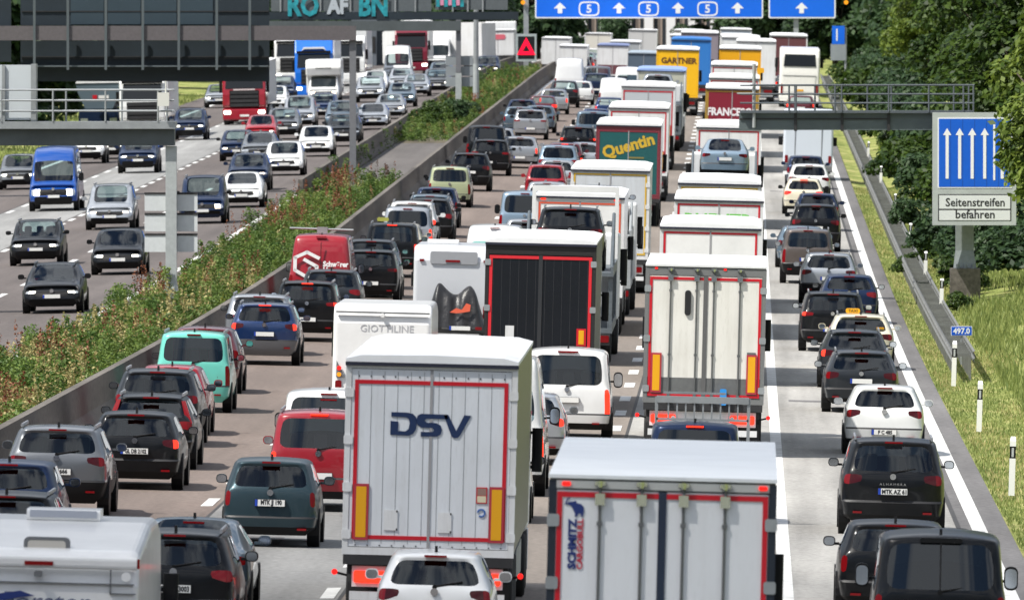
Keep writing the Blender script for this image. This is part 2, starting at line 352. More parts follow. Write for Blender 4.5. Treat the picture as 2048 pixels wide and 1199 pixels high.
    cl = bm.edges.layers.float.new('crease_edge')
    for e in bm.edges:
        mm = {f.material_index for f in e.link_faces}
        if len(mm) > 1: e[cl] = .72
    bm.to_mesh(me); bm.free()
    o = bpy.data.objects.new('shell', me); COL.objects.link(o); md = o.modifiers.new('s', 'SUBSURF'); md.levels = 2; md.render_levels = 2
    ev = bpy.data.meshes.new_from_object(o.evaluated_get(bpy.context.evaluated_depsgraph_get()))
    bpy.data.objects.remove(o)
    return ev
def split(ev):
    """the smoothed shell taken apart into body, windows, lamps ..."""
    co = np.empty(len(ev.vertices) * 3); ev.vertices.foreach_get('co', co); co = co.reshape(-1, 3)
    groups = {}
    for p in ev.polygons:
        nm = MIDX[p.material_index]; x = p.center[0]
        if nm in ('side_window', 'taillight', 'headlight', 'taillight_inner', 'headlamp_bulb'): nm = nm + ('-' if x < 0 else '+')
        groups.setdefault(nm, []).append(tuple(p.vertices))
    outm = {}
    for nm, fl in groups.items():
        ids = sorted({i for f in fl for i in f}); mp = {a: b for b, a in enumerate(ids)}
        me = bpy.data.meshes.new(nm.rstrip('+-')); me.from_pydata([tuple(co[i]) for i in ids], [], [tuple(mp[i] for i in f) for f in fl])
        me.polygons.foreach_set('use_smooth', [True] * len(fl)); me.materials.append(BLACKPL); me.update(); outm[nm] = me
    return outm
def wheel_meshes(r, w=.21):
    b = MB(); b.lathe([(-w / 2, r * .62), (-w / 2, r * .93), (-w / 2 + .03, r), (w / 2 - .03, r), (w / 2, r * .93), (w / 2, r * .62)], (0, 0, 0), 'x', 20)
    ty = b.mesh('tyre', TYRE, True)
    b = MB(); b.lathe([(-w * .36, r * .60), (w * .36, r * .60)], (0, 0, 0), 'x', 16); rim = b.mesh('rim', RIM)
    return ty, rim
KIT = {}
def kit(k):
    """all part meshes of one body kind"""
    if k in KIT: return KIT[k]
    s = SPECS[k]; L, hw, H = s['L'], s['W'] / 2, s['H']; P = split(shell(k)); D = {'shell': P}
    D['wheel'] = wheel_meshes(s['wheel'])
    b = MB()                                                            # dark wheel housings
    for sx in (-1, 1):
        for y in (s['wr'], L - s['wf']): b.lathe([(-.10, s['wheel'] + .05), (.10, s['wheel'] + .05)], (sx * (hw - .095), y, s['wheel'] + .01), 'x', 20)
    ar = b; bd = P['body']; nb = len(bd.vertices)                      # joined to the body as its second material
    vs = [tuple(v.co) for v in bd.vertices] + ar.v; fl = [tuple(p.vertices) for p in bd.polygons] + [tuple(nb + i for i in f) for f in ar.f]
    me = bpy.data.meshes.new('body'); me.from_pydata(vs, [], fl); me.materials.append(BLACKPL); me.materials.append(BLACKPL)
    me.polygons.foreach_set('material_index', [0] * len(bd.polygons) + [1] * len(ar.f)); me.polygons.foreach_set('use_smooth', [True] * len(bd.polygons) + [False] * len(ar.f)); P['body'] = me
    D['seats'] = []
    if s['seats']:
        for (y, xs) in ((L - s['rf'] - .55, (-.38, .38)), (L - s['rf'] - 1.45, (-.42, 0, .42))):
            zb = s['belt'] - .05; ht = min(.28, H - .16 - zb - .12)
            if len(xs) == 3: b = MB()
            for x in xs:
                if len(xs) == 2: b = MB()
                b.rbox(x - .21, x + .21, y - .07, y + .07, s['clr'] + .15, zb + .05, .06, 0, 'y'); b.rbox(x - .12, x + .12, y - .05, y + .05, zb + .07, zb + .07 + ht, .05, 0, 'y')
                if len(xs) == 2: D['seats'].append(('front_seat', b.mesh('front_seat', SEAT)))
            if len(xs) == 3: b.box(-.63, .63, y - .08, y + .06, s['clr'] + .14, zb); D['seats'].append(('rear_bench', b.mesh('rear_bench', SEAT)))
        b = MB(); b.box(-hw * .75, hw * .75, L - s['cowl'] - .45, L - s['cowl'] - .2, s['belt'] - .28, s['belt'] - .08); D['seats'].append(('dashboard', b.mesh('dashboard', SEAT)))
    for sx in (-1, 1):
        b = MB(); y = L - s['cowl'] - .55; z = s['belt'] + .10; big = k in ('van', 'hvan')
        h, w = (.17, .10) if big else (.075, .095)
        b.rbox(sx * (hw + .10) - w, sx * (hw + .10) + w, y - .01, y + .10, z - h, z + h, min(h, w) * .8, 0, 'y')
        b.box(min(sx * (hw - .06), sx * (hw + .03)), max(sx * (hw - .06), sx * (hw + .03)), y + .01, y + .06, z - .06, z - .02)
        D['mirror', sx] = b.mesh('mirror', BLACKPL)
        b = MB(); b.rbox(sx * (hw + .10) - w * .84, sx * (hw + .10) + w * .84, y - .018, y - .011, z - h * .82, z + h * .82, min(h, w) * .66, 0, 'y'); D['mglass', sx] = b.mesh('mirror_glass', mat('mirror_glass', (.7, .75, .8), .05, 1.))
    yr = (s['rear'][4] if not s['trunk'] else .01) - s['bulge'] * .62
    D['yr'] = yr
    b = MB(); z = s['plate']; b.box(-.265, .265, yr - .062, yr + .05, z - .06, z + .06, 0); b.box(-.26, -.215, yr - .066, yr - .061, z - .055, z + .055, 1); b.box(-.21, .26, yr - .066, yr - .061, z - .055, z + .055, 2)
    D['plate'] = b.mesh('licence_plate', [INK, PLBLUE, PLATE])
    b = MB(); yf = L - s['front'][2] + s['bulge'] * 1.05; zf = .52 if s['clr'] < .25 else .62; b.box(-.26, .26, yf - .04, yf + .022, zf - .055, zf + .055, 2); b.box(.215, .262, yf + .018, yf + .026, zf - .05, zf + .05, 1)
    D['fplate'] = b.mesh('licence_plate', [INK, PLBLUE, PLATE])
    b = MB(); ye = yr - .005; ze = max(s['belt'] - .035, s['plate'] + .15); b.lathe([(-.02, .055), (.02, .055)], (0, ye, ze), 'y', 14); D['emblem'] = b.mesh('emblem', CHROME); D['ze'] = (ye, ze)
    b = MB(); yfe = L - s['front'][4] + .09; b.lathe([(-.02, .06), (.02, .06)], (0, yfe, s['hoodf'] - .08), 'y', 14); D['femblem'] = b.mesh('emblem', CHROME)
    y8 = s['rear'][8] if not s['trunk'] else 1.25
    b = MB(); b.box(-.16, .16, y8 - .055, y8 + .02, H - .075, H - .045); D['brake'] = b.mesh('high_brake_light', TAIL)
    b = MB(); b.prism([(y8 + .28, H - .02), (y8 + .52, H - .02), (y8 + .33, H + .075), (y8 + .30, H + .075)], -.02, .02, 'x'); D['fin'] = b.mesh('antenna', BLACKPL)
    xr = hw * s['tf'] * .93
    for sx in (-1, 1): b = MB(); b.rbox(sx * xr - .02, sx * xr + .02, y8 + .25, L - s['rf'] - .1, H - .03, H + .035, .015, 0, 'y'); D['rails', sx] = b.mesh('roof_rail', mat('rail_alu', (.4, .41, .43), .4, .7))
    for sx in (-1, 1): b = MB(); b.box(sx * hw * .66 - .08, sx * hw * .66 + .08, (-.035 if not s['trunk'] else -.03), .12, s['z2'] - .20, s['z2'] - .165); D['refl', sx] = b.mesh('bumper_reflector', TAIL)
    z6 = s['belt'] + .05; y6 = s['rear'][6] - s['bulge'] * .6
    b = MB(); b.tube((0, y6 - .02, z6 - .01), (.40, y6 + .04, z6 + .06), .016, .010, 6); b.lathe([(-.02, .035), (.02, .035)], (0, y6 - .01, z6 - .02), 'y', 8); D['wiper'] = b.mesh('wiper', BLACKPL)
    KIT[k] = D; return D
def make_car(name, k, X, D, body, label, cat, group, flip=False, lod=0, W=None, H=None, brake=0, plate=None, glassm=None, head=1, trim=None,
             roof=None, emblem=True, rails=None, dz=0., yaw=0., L=None):
    """root at the rear bumper on the road; flip = facing the camera (then D is the front bumper)"""
    K = kit(k); s = SPECS[k]; P = K['shell']
    root = empty(name, (0, 0, 0), label, cat, group)
    sx = (W / s['W']) if W else 1.; sz = (H / s['H']) if H else 1.
    sl = (L / s['L']) if L else 1.
    set_on_road(root, X, D + (s['L'] * sl if flip else 0), flip, dz, yaw, .55 * s['H'])
    if sx != 1 or sz != 1 or sl != 1: root.matrix_world = root.matrix_world @ Matrix.Diagonal((sx, sl, sz, 1))
    seen = lambda q: (lod < 2) or q
    obj('body', P['body'], root, body)
    if seen(not flip) and 'shut_line' in P: obj('shut_line', P['shut_line'], root, INK)
    if 'bumper' in P: obj('bumper', P['bumper'], root, trim or BLACKPL)
    g = glassm or GLASS
    if 'rear_window' in P and seen(not flip):
        rw = obj('rear_window', P['rear_window'], root, g)
        if lod == 0 and not s['trunk'] and not flip: obj('wiper', K['wiper'], rw)
    if seen(flip): obj('windscreen', P['windscreen'], root, WIND if lod < 2 else g)
    for sd in '-+': obj('side_window', P['side_window' + sd], root, g)
    if seen(not flip):
        for i, sd in enumerate('-+'):
            obj('taillight', P['taillight' + sd], root, BRK if brake else TAIL)
            if 'taillight_inner' + sd in P: obj('taillight_inner', P['taillight_inner' + sd], root, (TAILON if brake and lod else TAIL) if len(label) % 3 == 0 else mat('dark_red_lens', (.05, .004, .006), .1, spec=.3))
        if lod < 2: obj('high_brake_light', K['brake'], root, BRK if brake > 1 else TAIL)
    if seen(flip):
        for sd in '-+':
            obj('headlight', P['headlight' + sd], root, HEADOFF); obj('headlamp_bulb', P['headlamp_bulb' + sd], root, HEADOFF if not head or not flip else (HEADW if head == 2 else HEAD))
        if 'grille' in P: obj('grille', P['grille'], root, BLACKPL)
    if lod < 2 or True:
        if not flip:
            p = obj('licence_plate', K['plate'], root)
            if plate:
                t = lettering(plate, .078, (.025, K['yr'] - .068, s['plate']), INK, p, .004, .86 if len(plate) < 10 else .74, name='plate_number')
        else: obj('licence_plate', K['fplate'], root)
    ty, rim = K['wheel']
    for wx in (-1, 1):
        for y in (s['wr'], s['L'] - s['wf']):
            if lod == 2 and (y < 2) == flip: continue
            w = obj('wheel', ty, root); w.location = (wx * (s['W'] / 2 - .108), y, s['wheel'])
            if lod == 0: obj('rim', rim, w)
    if lod < 2:
        if lod == 0:
            for nm, me in K['seats']: obj(nm, me, root)
        for m_ in (-1, 1):
            q = obj('mirror', K['mirror', m_], root, body if (len(label) % 3 and k not in ('van', 'hvan')) else BLACKPL)
            if lod == 0: obj('mirror_glass', K['mglass', m_], q)
    if lod == 0 and not flip:
        for q in (-1, 1): obj('bumper_reflector', K['refl', q], root, TAIL)
    if lod < 2 and emblem: obj('emblem', K['emblem'] if not flip else K['femblem'], root)
    if lod == 0 and not flip: obj('antenna', K['fin'], root)
    if (s['rails'] if rails is None else rails) and lod < 2: [obj('roof_rail', K['rails', q], root) for q in (-1, 1)]
    return root
# ---------------------------------------------------------------- lorries, coach, motorhomes, transporters
def rigid_wheel(root, x, y, r=.50, w=.36, lod=0):
    b = MB(); k = 'bigwheel%.2f' % w
    if k not in KIT:
        b.lathe([(-w / 2, r * .6), (-w / 2, r * .94), (-w / 2 + .04, r), (w / 2 - .04, r), (w / 2, r * .94), (w / 2, r * .6)], (0, 0, 0), 'x', 22); ty = b.mesh('tyre', TYRE, True)
        c = MB(); c.lathe([(-w * .38, r * .59), (w * .38, r * .59)], (0, 0, 0), 'x', 16); KIT[k] = (ty, c.mesh('rim', RIM))
    ty, rim = KIT[k]; o = obj('wheel', ty, root); o.location = (x, y, r)
    if lod == 0: obj('rim', rim, o)
def cab_front(root, y0, colour, h=3.75, lod=0, lit=True, sgn=1, visor=True, grille=None, deflector=True):
    """tractor cab, its front face at y0 looking along +y, back at y0-2.2"""
    w = 1.24; b = MB()
    side = [(y0 - 2.2, .95), (y0 - .12, .95), (y0, 1.15), (y0 + .02, 1.75), (y0 - .02, 2.02), (y0 - .20, 3.02), (y0 - .34, 3.22), (y0 - .7, h if deflector else 3.3), (y0 - 2.2, h if deflector else 3.3)]
    b.prism(side, -w, w, 'x'); o = b.build('cab', colour, root)
    m = o.modifiers.new('bevel', 'BEVEL'); m.width = .09; m.segments = 3; m.limit_method = 'ANGLE'
    b = MB(); sl = (y0 - .02 - (y0 - .20)) / 1.0
    b.add([(-1.08, y0 - .02 + .02, 2.08), (1.08, y0, 2.08), (1.02, y0 - .155, 2.95), (-1.02, y0 - .155, 2.95), (-1.08, y0 - .06, 2.08), (1.08, y0 - .06, 2.08), (1.02, y0 - .22, 2.95), (-1.02, y0 - .22, 2.95)],
          [(0, 1, 2, 3), (4, 7, 6, 5), (0, 4, 5, 1), (1, 5, 6, 2), (2, 6, 7, 3), (3, 7, 4, 0)])
    b.build('windscreen', PRIV, root)
    if visor: q = MB(); q.box(-1.1, 1.1, y0 - .12, y0 + .12, 2.98, 3.16); q.build('sun_visor', BLACKPL if colour is not BLACKPL else CHAS, root)
    q = MB()
    for i in range(4): q.box(-.80, .80, y0 + .005, y0 + .05, 1.06 + .24 * i, 1.22 + .24 * i)
    q.box(-.84, .84, y0 - .01, y0 + .03, 1.02, 1.98, 1); q.build('grille', [CHAS, grille or BLACKPL], root)
    q = MB(); q.rbox(-1.23, 1.23, y0 - .3, y0 + .03, .28, .94, .1, 0, 'x'); q.build('bumper', colour, root)
    for sx in (-1, 1):
        q = MB(); q.rbox(sx * .98 - .2, sx * .98 + .2, y0 + .01, y0 + .06, .62, .84, .06, 0, 'y'); q.build('headlight', HEAD if lit else HEADOFF, root)
        q = MB(); q.rbox(sx * 1.345 - .085, sx * 1.345 + .085, y0 - .38, y0 - .2, 1.85, 2.55, .06, 0, 'z'); q.box(min(sx * 1.2, sx * 1.345), max(sx * 1.2, sx * 1.345), y0 - .31, y0 - .27, 2.45, 2.5); q.box(min(sx * 1.2, sx * 1.345), max(sx * 1.2, sx * 1.345), y0 - .31, y0 - .27, 1.9, 1.95)
        q.build('mirror', BLACKPL, root)
        q = MB(); q.box(sx * 1.235 - .008, sx * 1.235 + .012, y0 - 1.25, y0 - .38, 2.05, 2.85); q.build('side_window', PRIV, root)
    q = MB(); q.box(-.26, .26, y0 + .03, y0 + .05, .48, .60); q.build('licence_plate', PLATE, root)
    for sx in (-1, 1): rigid_wheel(root, sx * 1.05, y0 - 1.35, lod=lod)
    q = MB(); q.box(-1.15, 1.15, y0 - 2.1, y0 - .5, .55, .97); q.build('cab_step', CHAS, root)
def lorry(name, X, D, label, cat='lorry', group=None, flip=False, lod=0, W=2.55, H=4.0, L=13.6, side=None, roof=None, door=None, frame=None, topbar=.07, tape=REDT,
          bars=(), joints=0, cab=None, boards=True, centre=True, underride=True, lit=0, lower=None, hinges=3, tarp=True, rigid=False, tape_inset=.03, tape_w=.05, cab_h=3.75, lampsz=1., taped=('t', 'b', 'l', 'r'), centre_m=None, grooves=False, zs=1.):
    side = side or TRUCKW; roof = roof or ROOFW; door = door or TRUCKW; frame = frame or TRUCKW; cab = cab or TRUCKW
    root = empty(name, (0, 0, 0), label, cat, group); hw = W / 2; f = 1.15
    total = L + (3.0 if not rigid else 2.6)
    set_on_road(root, X, D + (total if flip else 0), flip, lean=3.2)
    if zs != 1.: root.matrix_world = root.matrix_world @ Matrix.Diagonal((zs ** .5, 1, zs, 1))
    b = MB(); b.box(-hw + .012, hw - .012, .075, L, f, H - .03); b.build('cargo_box', side, root)
    b = MB()
    if tarp:                                                            # slack sheet with its ribs
        n = 14; vs = []
        for i in range(n + 1):
            y = -.03 + (L + .03) * i / n; dz = .035 * (i % 2)
            vs += [(-hw, y, H - .06), (-hw - .005, y, H - .0), (-hw + .22, y, H + .055 - dz), (0, y, H + .075 - dz), (hw - .22, y, H + .055 - dz), (hw + .005, y, H - .0), (hw, y, H - .06)]
        fs = [(7 * i + j, 7 * i + j + 1, 7 * (i + 1) + j + 1, 7 * (i + 1) + j) for i in range(n) for j in range(6)]
        fs += [tuple(range(7))[::-1], tuple(7 * n + j for j in range(7))]; b.add(vs, fs)
        r_ = b.build('roof_sheet', roof, root)
        b = MB(); b.box(-hw - .01, hw + .01, -.045, .02, H - .10, H - .045); b.build('roof_trim', mat('dark_blue_rubber', (.012, .014, .03), .6), root)
    else:
        b.box(-hw - .004, hw + .004, -.02, L + .01, H - .028, H + .012); b.build('roof_panel', roof, root)
    b = MB(); b.box(-hw, -hw + .085, 0, .075, f - .05, H - .05); b.box(hw - .085, hw, 0, .075, f - .05, H - .05); b.box(-hw + .085, hw - .085, .002, .075, H - .05 - topbar, H - .05); b.box(-hw + .085, hw - .085, .002, .075, f - .05, f + .06)
    b.build('rear_frame', frame, root)
    zt, zb = H - .06 - topbar, f + .07
    for sx in (-1, 1):
        x0, x1 = sorted((sx * .012, sx * (hw - .09))); b = MB()
        if lower: b.box(x0, x1, .012, .07, zb + lower[0], zt); b.box(x0, x1, .012, .07, zb, zb + lower[0] - .002, 1)
        else: b.box(x0, x1, .012, .07, zb, zt)
        for i in range(joints):
            x = x0 + (x1 - x0) * (i + .5) / joints; b.box(x - .0035, x + .0035, .008, .02, zb + .05, zt - .03, 2)
        if not flip or lod < 2: b.build('door', [door, lower[1] if lower else door, mat('panel_joint', (.25, .26, .27), .6) if not grooves else mat('panel_joint_dark', (.035, .037, .042), .5)], root)
    if flip: pass
    else:
        if tape is not None:
            b = MB(); xo = hw - .09 - tape_inset * .3; t = tape_w; zt2, zb2 = zt - tape_inset, zb + tape_inset * .7
            if 't' in taped: b.box(-xo + t, -.02, -.001, .011, zt2 - t, zt2); b.box(.02, xo - t, -.001, .011, zt2 - t, zt2)
            if 'b' in taped: b.box(-xo + t, -.02, -.001, .011, zb2, zb2 + t); b.box(.02, xo - t, -.001, .011, zb2, zb2 + t)
            b.box(-xo, -xo + t, -.001, .011, zb2, zt2); b.box(xo - t, xo, -.001, .011, zb2, zt2); b.build('reflective_tape', tape, root)
        if centre: b = MB(); b.box(-.02 if not centre_m else -.045, .02 if not centre_m else .045, -.003, .011, zb, zt); b.build('door_seal', centre_m or mat('seal_grey', (.3, .3, .31), .6), root)
        for x in bars:
            b = MB(); b.tube((x, -.012, f - .03), (x, -.012, H - .12), .017, n=8, m=0)
            for z in (f + .10, f + .95, H - .55): b.box(x - .03, x + .03, -.028, .011, z, z + .045, 0)
            b.box(x - .055, x + .055, -.06, -.01, H - .30 - topbar * .2, H - .17 - topbar * .2, 1); b.tube((x, -.05, H - .12), (x, -.05, H - .02 - topbar * .3), .03, n=8, m=1); b.box(x - .06, x + .06, -.055, .0, H - .10, H - .055, 1); b.box(x - .05, x + .05, -.06, .0, f - .03, f + .04, 1)
            b.build('lock_bar', [mat('bar_grey', (.16, .165, .17), .4, .5), CHROME], root)
        if lod == 0:
            for sx in (-1, 1):
                for i in range(hinges):
                    z = f + .25 + (H - f - .75) * i / max(1, hinges - 1); b = MB(); x0, x1 = sorted((sx * (hw + .012), sx * (hw - .125))); b.rbox(x0, x1, -.018, .0, z - .07, z + .07, .025, 0, 'y'); b.build('hinge', STEEL if frame is not TRUCKW else TRUCKW, root)
            for i in range(12):
                pass
        if boards:
            for sx in (-1, 1):
                x = sx * (hw - .27); b = MB(); b.box(x - .11, x + .11, -.022, -.002, zb + .10, zb + .93, 0); b.box(x - .075, x + .075, -.026, -.021, zb + .14, zb + .89, 1); b.build('marker_board', [mat('board_red', (.4, .03, .05), .4), MARKY], root)
        b = MB(); b.box(-hw + .02, hw - .02, .0, .32, f - .20, f - .055); b.box(-hw + .08, hw - .08, .25, .5, f - .36, f - .21); b.build('rear_beam', CHAS, root)
        b = MB(); b.box(-1.12, 1.12, .10, .16, .62, .93); b.build('lamp_panel', TRUCKW if lod == 0 else GREYPL, root)
        for sx in (-1, 1):
            b = MB(); b.rbox(sx * .83 - .26 * lampsz, sx * .83 + .26 * lampsz, .04, .10, .68, .86, .03, 0, 'y', 2); b.build('taillight', BRK if lit else TAIL, root)
            if lod == 0:
                b = MB(); b.lathe([(-.01, .045), (.01, .045)], (sx * .62, .035, .79), 'y', 12); b.build('reversing_light', HEADOFF, root)
                b = MB(); b.tube((sx * 1.2, .25, .78), (sx * 1.36, .18, .82), .018); b.lathe([(-.03, .045), (.03, .045)], (sx * 1.38, .17, .83), 'y', 10, 1); b.build('marker_light', [BLACKPL, TAILON], root)
            b = MB(); b.box(sx * 1.0 - .2, sx * 1.0 + .2, .9, .93, .18, .66); b.build('mudflap', CHAS, root)
        if underride: b = MB(); b.box(-1.15, 1.15, .05, .17, .42, .55); b.build('underride_bar', TRUCKW if lod == 0 else STEEL, root)
        b = MB(); b.box(-.26, .26, .015, .035, .44, .55); b.build('licence_plate', PLATE, root)
    b = MB(); b.box(-.52, -.42, .5, L - .2, .7, f - .04); b.box(.42, .52, .5, L - .2, .7, f - .04)
    for y in (1.5, 3.2, 6.2, 9.2): b.box(-.42, .42, y, y + .15, .78, .98)
    b.build('chassis', CHAS, root)
    if lod < 2 or not flip:
        for sx in (-1, 1):
            b = MB(); b.box(sx * 1.2 - .02, sx * 1.2 + .02, 5.9, L - 3.2, .5, 1.0); b.build('side_guard', STEEL, root)
    for y in ((1.9, 3.2, 4.5) if not rigid else (1.9,)):
        for sx in (-1, 1): rigid_wheel(root, sx * 1.06, y, lod=lod)
    y0 = L + (2.9 if not rigid else 2.5)
    if not rigid:
        for sx in (-1, 1): rigid_wheel(root, sx * 1.0, L - .9, w=.5, lod=lod)
    b = MB(); b.box(-.5, .5, L - 2.2, y0 - .4, .62, .92); b.build('tractor_chassis', CHAS, root)
    cab_front(root, y0, cab, cab_h, lod, lit=flip)
    return root
def flat_text(root, st, h, x, z, m, y=-.012, **k): return lettering(st, h, (x, y, z), m, root, **k)
def soft_box(name, m, root, x0, x1, pts, width=.1):
    """box drawn as a side profile [(y,z)...] extruded across x with rounded edges"""
    b = MB(); b.prism(pts, x0, x1, 'x'); o = b.build(name, m, root)
    md = o.modifiers.new('bevel', 'BEVEL'); md.width = width; md.segments = 4; md.limit_method = 'ANGLE'; md.harden_normals = False
    o.data.polygons.foreach_set('use_smooth', [False] * len(o.data.polygons)); return o
def motorhome(name, X, D, label, W=2.25, H=2.9, L=7.0, body=None, brake=0, group=None, dark_low=.45, rise=0.):
    body = body or WHITE; root = empty(name, (0, 0, 0), label, 'motorhome', group); set_on_road(root, X, D, lean=2.); hw = W / 2
    soft_box('body', body, root, -hw, hw, [(.05, .55), (0, .75), (.03, H - .42 - rise), (.12, H - .18 - rise), (.38, H - rise), (min(3.4, L - 2), H), (L - 1.9, H), (L - 1.0, H - .15), (L - .55, H - .9), (L - .5, .55)], .11)
    soft_box('cab', body, root, -hw * .86, hw * .86, [(L - 1.5, .5), (L + .4, .5), (L + .5, .9), (L + .1, 1.25), (L - .5, 2.0), (L - 1.5, 2.0)], .1)
    b = MB(); b.rbox(-hw + .02, hw - .02, -.06, .3, .38, .72, .08, 0, 'x'); b.build('bumper', body if dark_low < .4 else GREYPL, root)
    for sx in (-1, 1):
        b = MB(); b.rbox(sx * (hw - .14) - .07, sx * (hw - .14) + .07, -.03, .06, .8, 1.15, .04, 0, 'y'); b.build('taillight', TAILON if brake else TAIL, root)
        b = MB(); b.rbox(sx * (hw + .12) - .1, sx * (hw + .12) + .1, L - .55, L - .45, 1.5, 1.9, .05, 0, 'z'); b.box(min(sx * hw * .84, sx * (hw + .12)), max(sx * hw * .84, sx * (hw + .12)), L - .52, L - .48, 1.66, 1.72); b.build('mirror', BLACKPL, root)
        for y in (1.7, L - .9): 
            w = obj('wheel', kit('hvan')['wheel'][0], root); w.location = (sx * (hw - .22), y, .36)
    b = MB(); b.box(-.26, .26, -.085, -.05, .5, .61); b.build('licence_plate', PLATE, root)
    return root
def transporter(name, X, D, label, W=2.4, L=12., deck=2.45, frame=None, group=None, top=4.1, arch=None):
    """car transporter: two decks on posts, tractor in front"""
    m = frame or mat('transporter_grey', (.11, .13, .145), .5, .2, noise=.2); root = empty(name, (0, 0, 0), label, 'car transporter', group); set_on_road(root, X, D, lean=1.2); hw = W / 2
    b = MB(); b.box(-hw, hw, 0, L, deck - .10, deck)
    b.box(-hw, -hw + .07, 0, L, deck, deck + .16); b.box(hw - .07, hw, 0, L, deck, deck + .16); b.build('upper_deck', m, root)
    b = MB(); b.box(-hw, hw, -.05, L, .86, .98); b.box(-hw, -hw + .08, 0, L, .98, 1.12); b.box(hw - .08, hw, 0, L, .98, 1.12); b.build('lower_deck', m, root)
    for sx in (-1, 1):
        for y in (.15, 3.2, 6.4, L - .4): b = MB(); b.box(sx * (hw - .07) - .06, sx * (hw - .07) + .06, y, y + .14, .98, deck - .10); b.build('post', m, root)
        b = MB(); b.tube((sx * (hw - .05), .5, deck + .1), (sx * (hw - .05), 3.4, top - .6), .045); b.tube((sx * (hw - .05), 3.4, deck + .1), (sx * (hw - .05), 3.4, top - .6), .045); b.build('side_brace', m, root)
        b = MB(); b.rbox(sx * .85 - .25, sx * .85 + .25, -.1, -.05, .62, .80, .03); b.build('taillight', TAIL, root)
        for y in (2.2, 3.5): rigid_wheel(root, sx * (hw - .2), y, .42, .32)
        b = MB(); b.rbox(sx * (hw + .14) - .11, sx * (hw + .14) + .11, L + 1.6, L + 1.75, 2.0, 2.85, .07, 0, 'z'); b.build('mirror', BLACKPL, root)
    if arch is not None:                                                # head frame over the cab
        b = MB(); b.rbox(-hw, -hw + .10, L - .1, L + .5, 1.0, top, .03); b.rbox(hw - .10, hw, L - .1, L + .5, 1.0, top, .03); b.box(-hw + .10, hw - .10, L - .1, L + .5, top - .16, top); b.build('head_frame', arch, root)
    b = MB(); b.box(-hw + .05, hw - .05, -.08, .1, .55, .85); b.build('rear_beam', CHAS, root)
    cab_front(root, L + 2.3, TRUCKW, 3.3, 1, lit=False, deflector=False)
    return root
def coach(X, D, label, group=None):
    root = empty('coach', (0, 0, 0), label, 'coach', group); set_on_road(root, X, D, lean=2.); hw = 1.27; H = 3.75
    m = mat('coach_white', (.78, .77, .72), .35, 0, .4, noise=.08)
    soft_box('body', m, root, -hw, hw, [(.1, .45), (0, .7), (.06, 2.2), (.16, 3.2), (.34, H), (12, H), (12.2, 3.0), (12.2, .45)], .14)
    b = MB(); b.add([(-1.02, .05, 2.62), (1.02, .05, 2.62), (.96, .15, 3.38), (-.96, .15, 3.38), (-1.02, .3, 2.62), (1.02, .3, 2.62), (.96, .4, 3.38), (-.96, .4, 3.38)], [(0, 1, 2, 3), (4, 7, 6, 5), (0, 4, 5, 1), (1, 5, 6, 2), (2, 6, 7, 3), (3, 7, 4, 0)]); b.build('rear_window', PRIV, root)
    b = MB(); b.box(-1.0, 1.0, -.012, .02, 1.0, 1.95); b.box(-1.05, 1.05, -.006, .05, 2.02, 2.05, 1); b.build('engine_hatch', [m, GREYPL], root)
    b = MB(); b.box(-hw + .03, hw - .03, -.05, .2, .42, .72); b.build('bumper', m, root)
    b = MB(); b.box(-.26, .26, -.035, -.012, 1.05, 1.17); b.build('licence_plate', MARKY, root)
    for sx in (-1, 1):
        b = MB(); b.rbox(sx * 1.12 - .07, sx * 1.12 + .07, -.03, .05, .85, 1.5, .05); b.build('taillight', TAIL, root)
        for y in (3.0, 9.8): rigid_wheel(root, sx * 1.08, y, lod=1)
        b = MB(); b.rbox(sx * 1.45 - .1, sx * 1.45 + .1, 12.0, 12.15, 2.4, 3.0, .06, 0, 'z'); b.box(min(sx * 1.2, sx * 1.45), max(sx * 1.2, sx * 1.45), 12.04, 12.1, 2.95, 3.02); b.build('mirror', BLACKPL, root)
        b = MB(); b.box(sx * hw - .006, sx * hw + .006, .8, 11.6, 1.9, 2.9); b.build('side_window', PRIV, root)
    return root
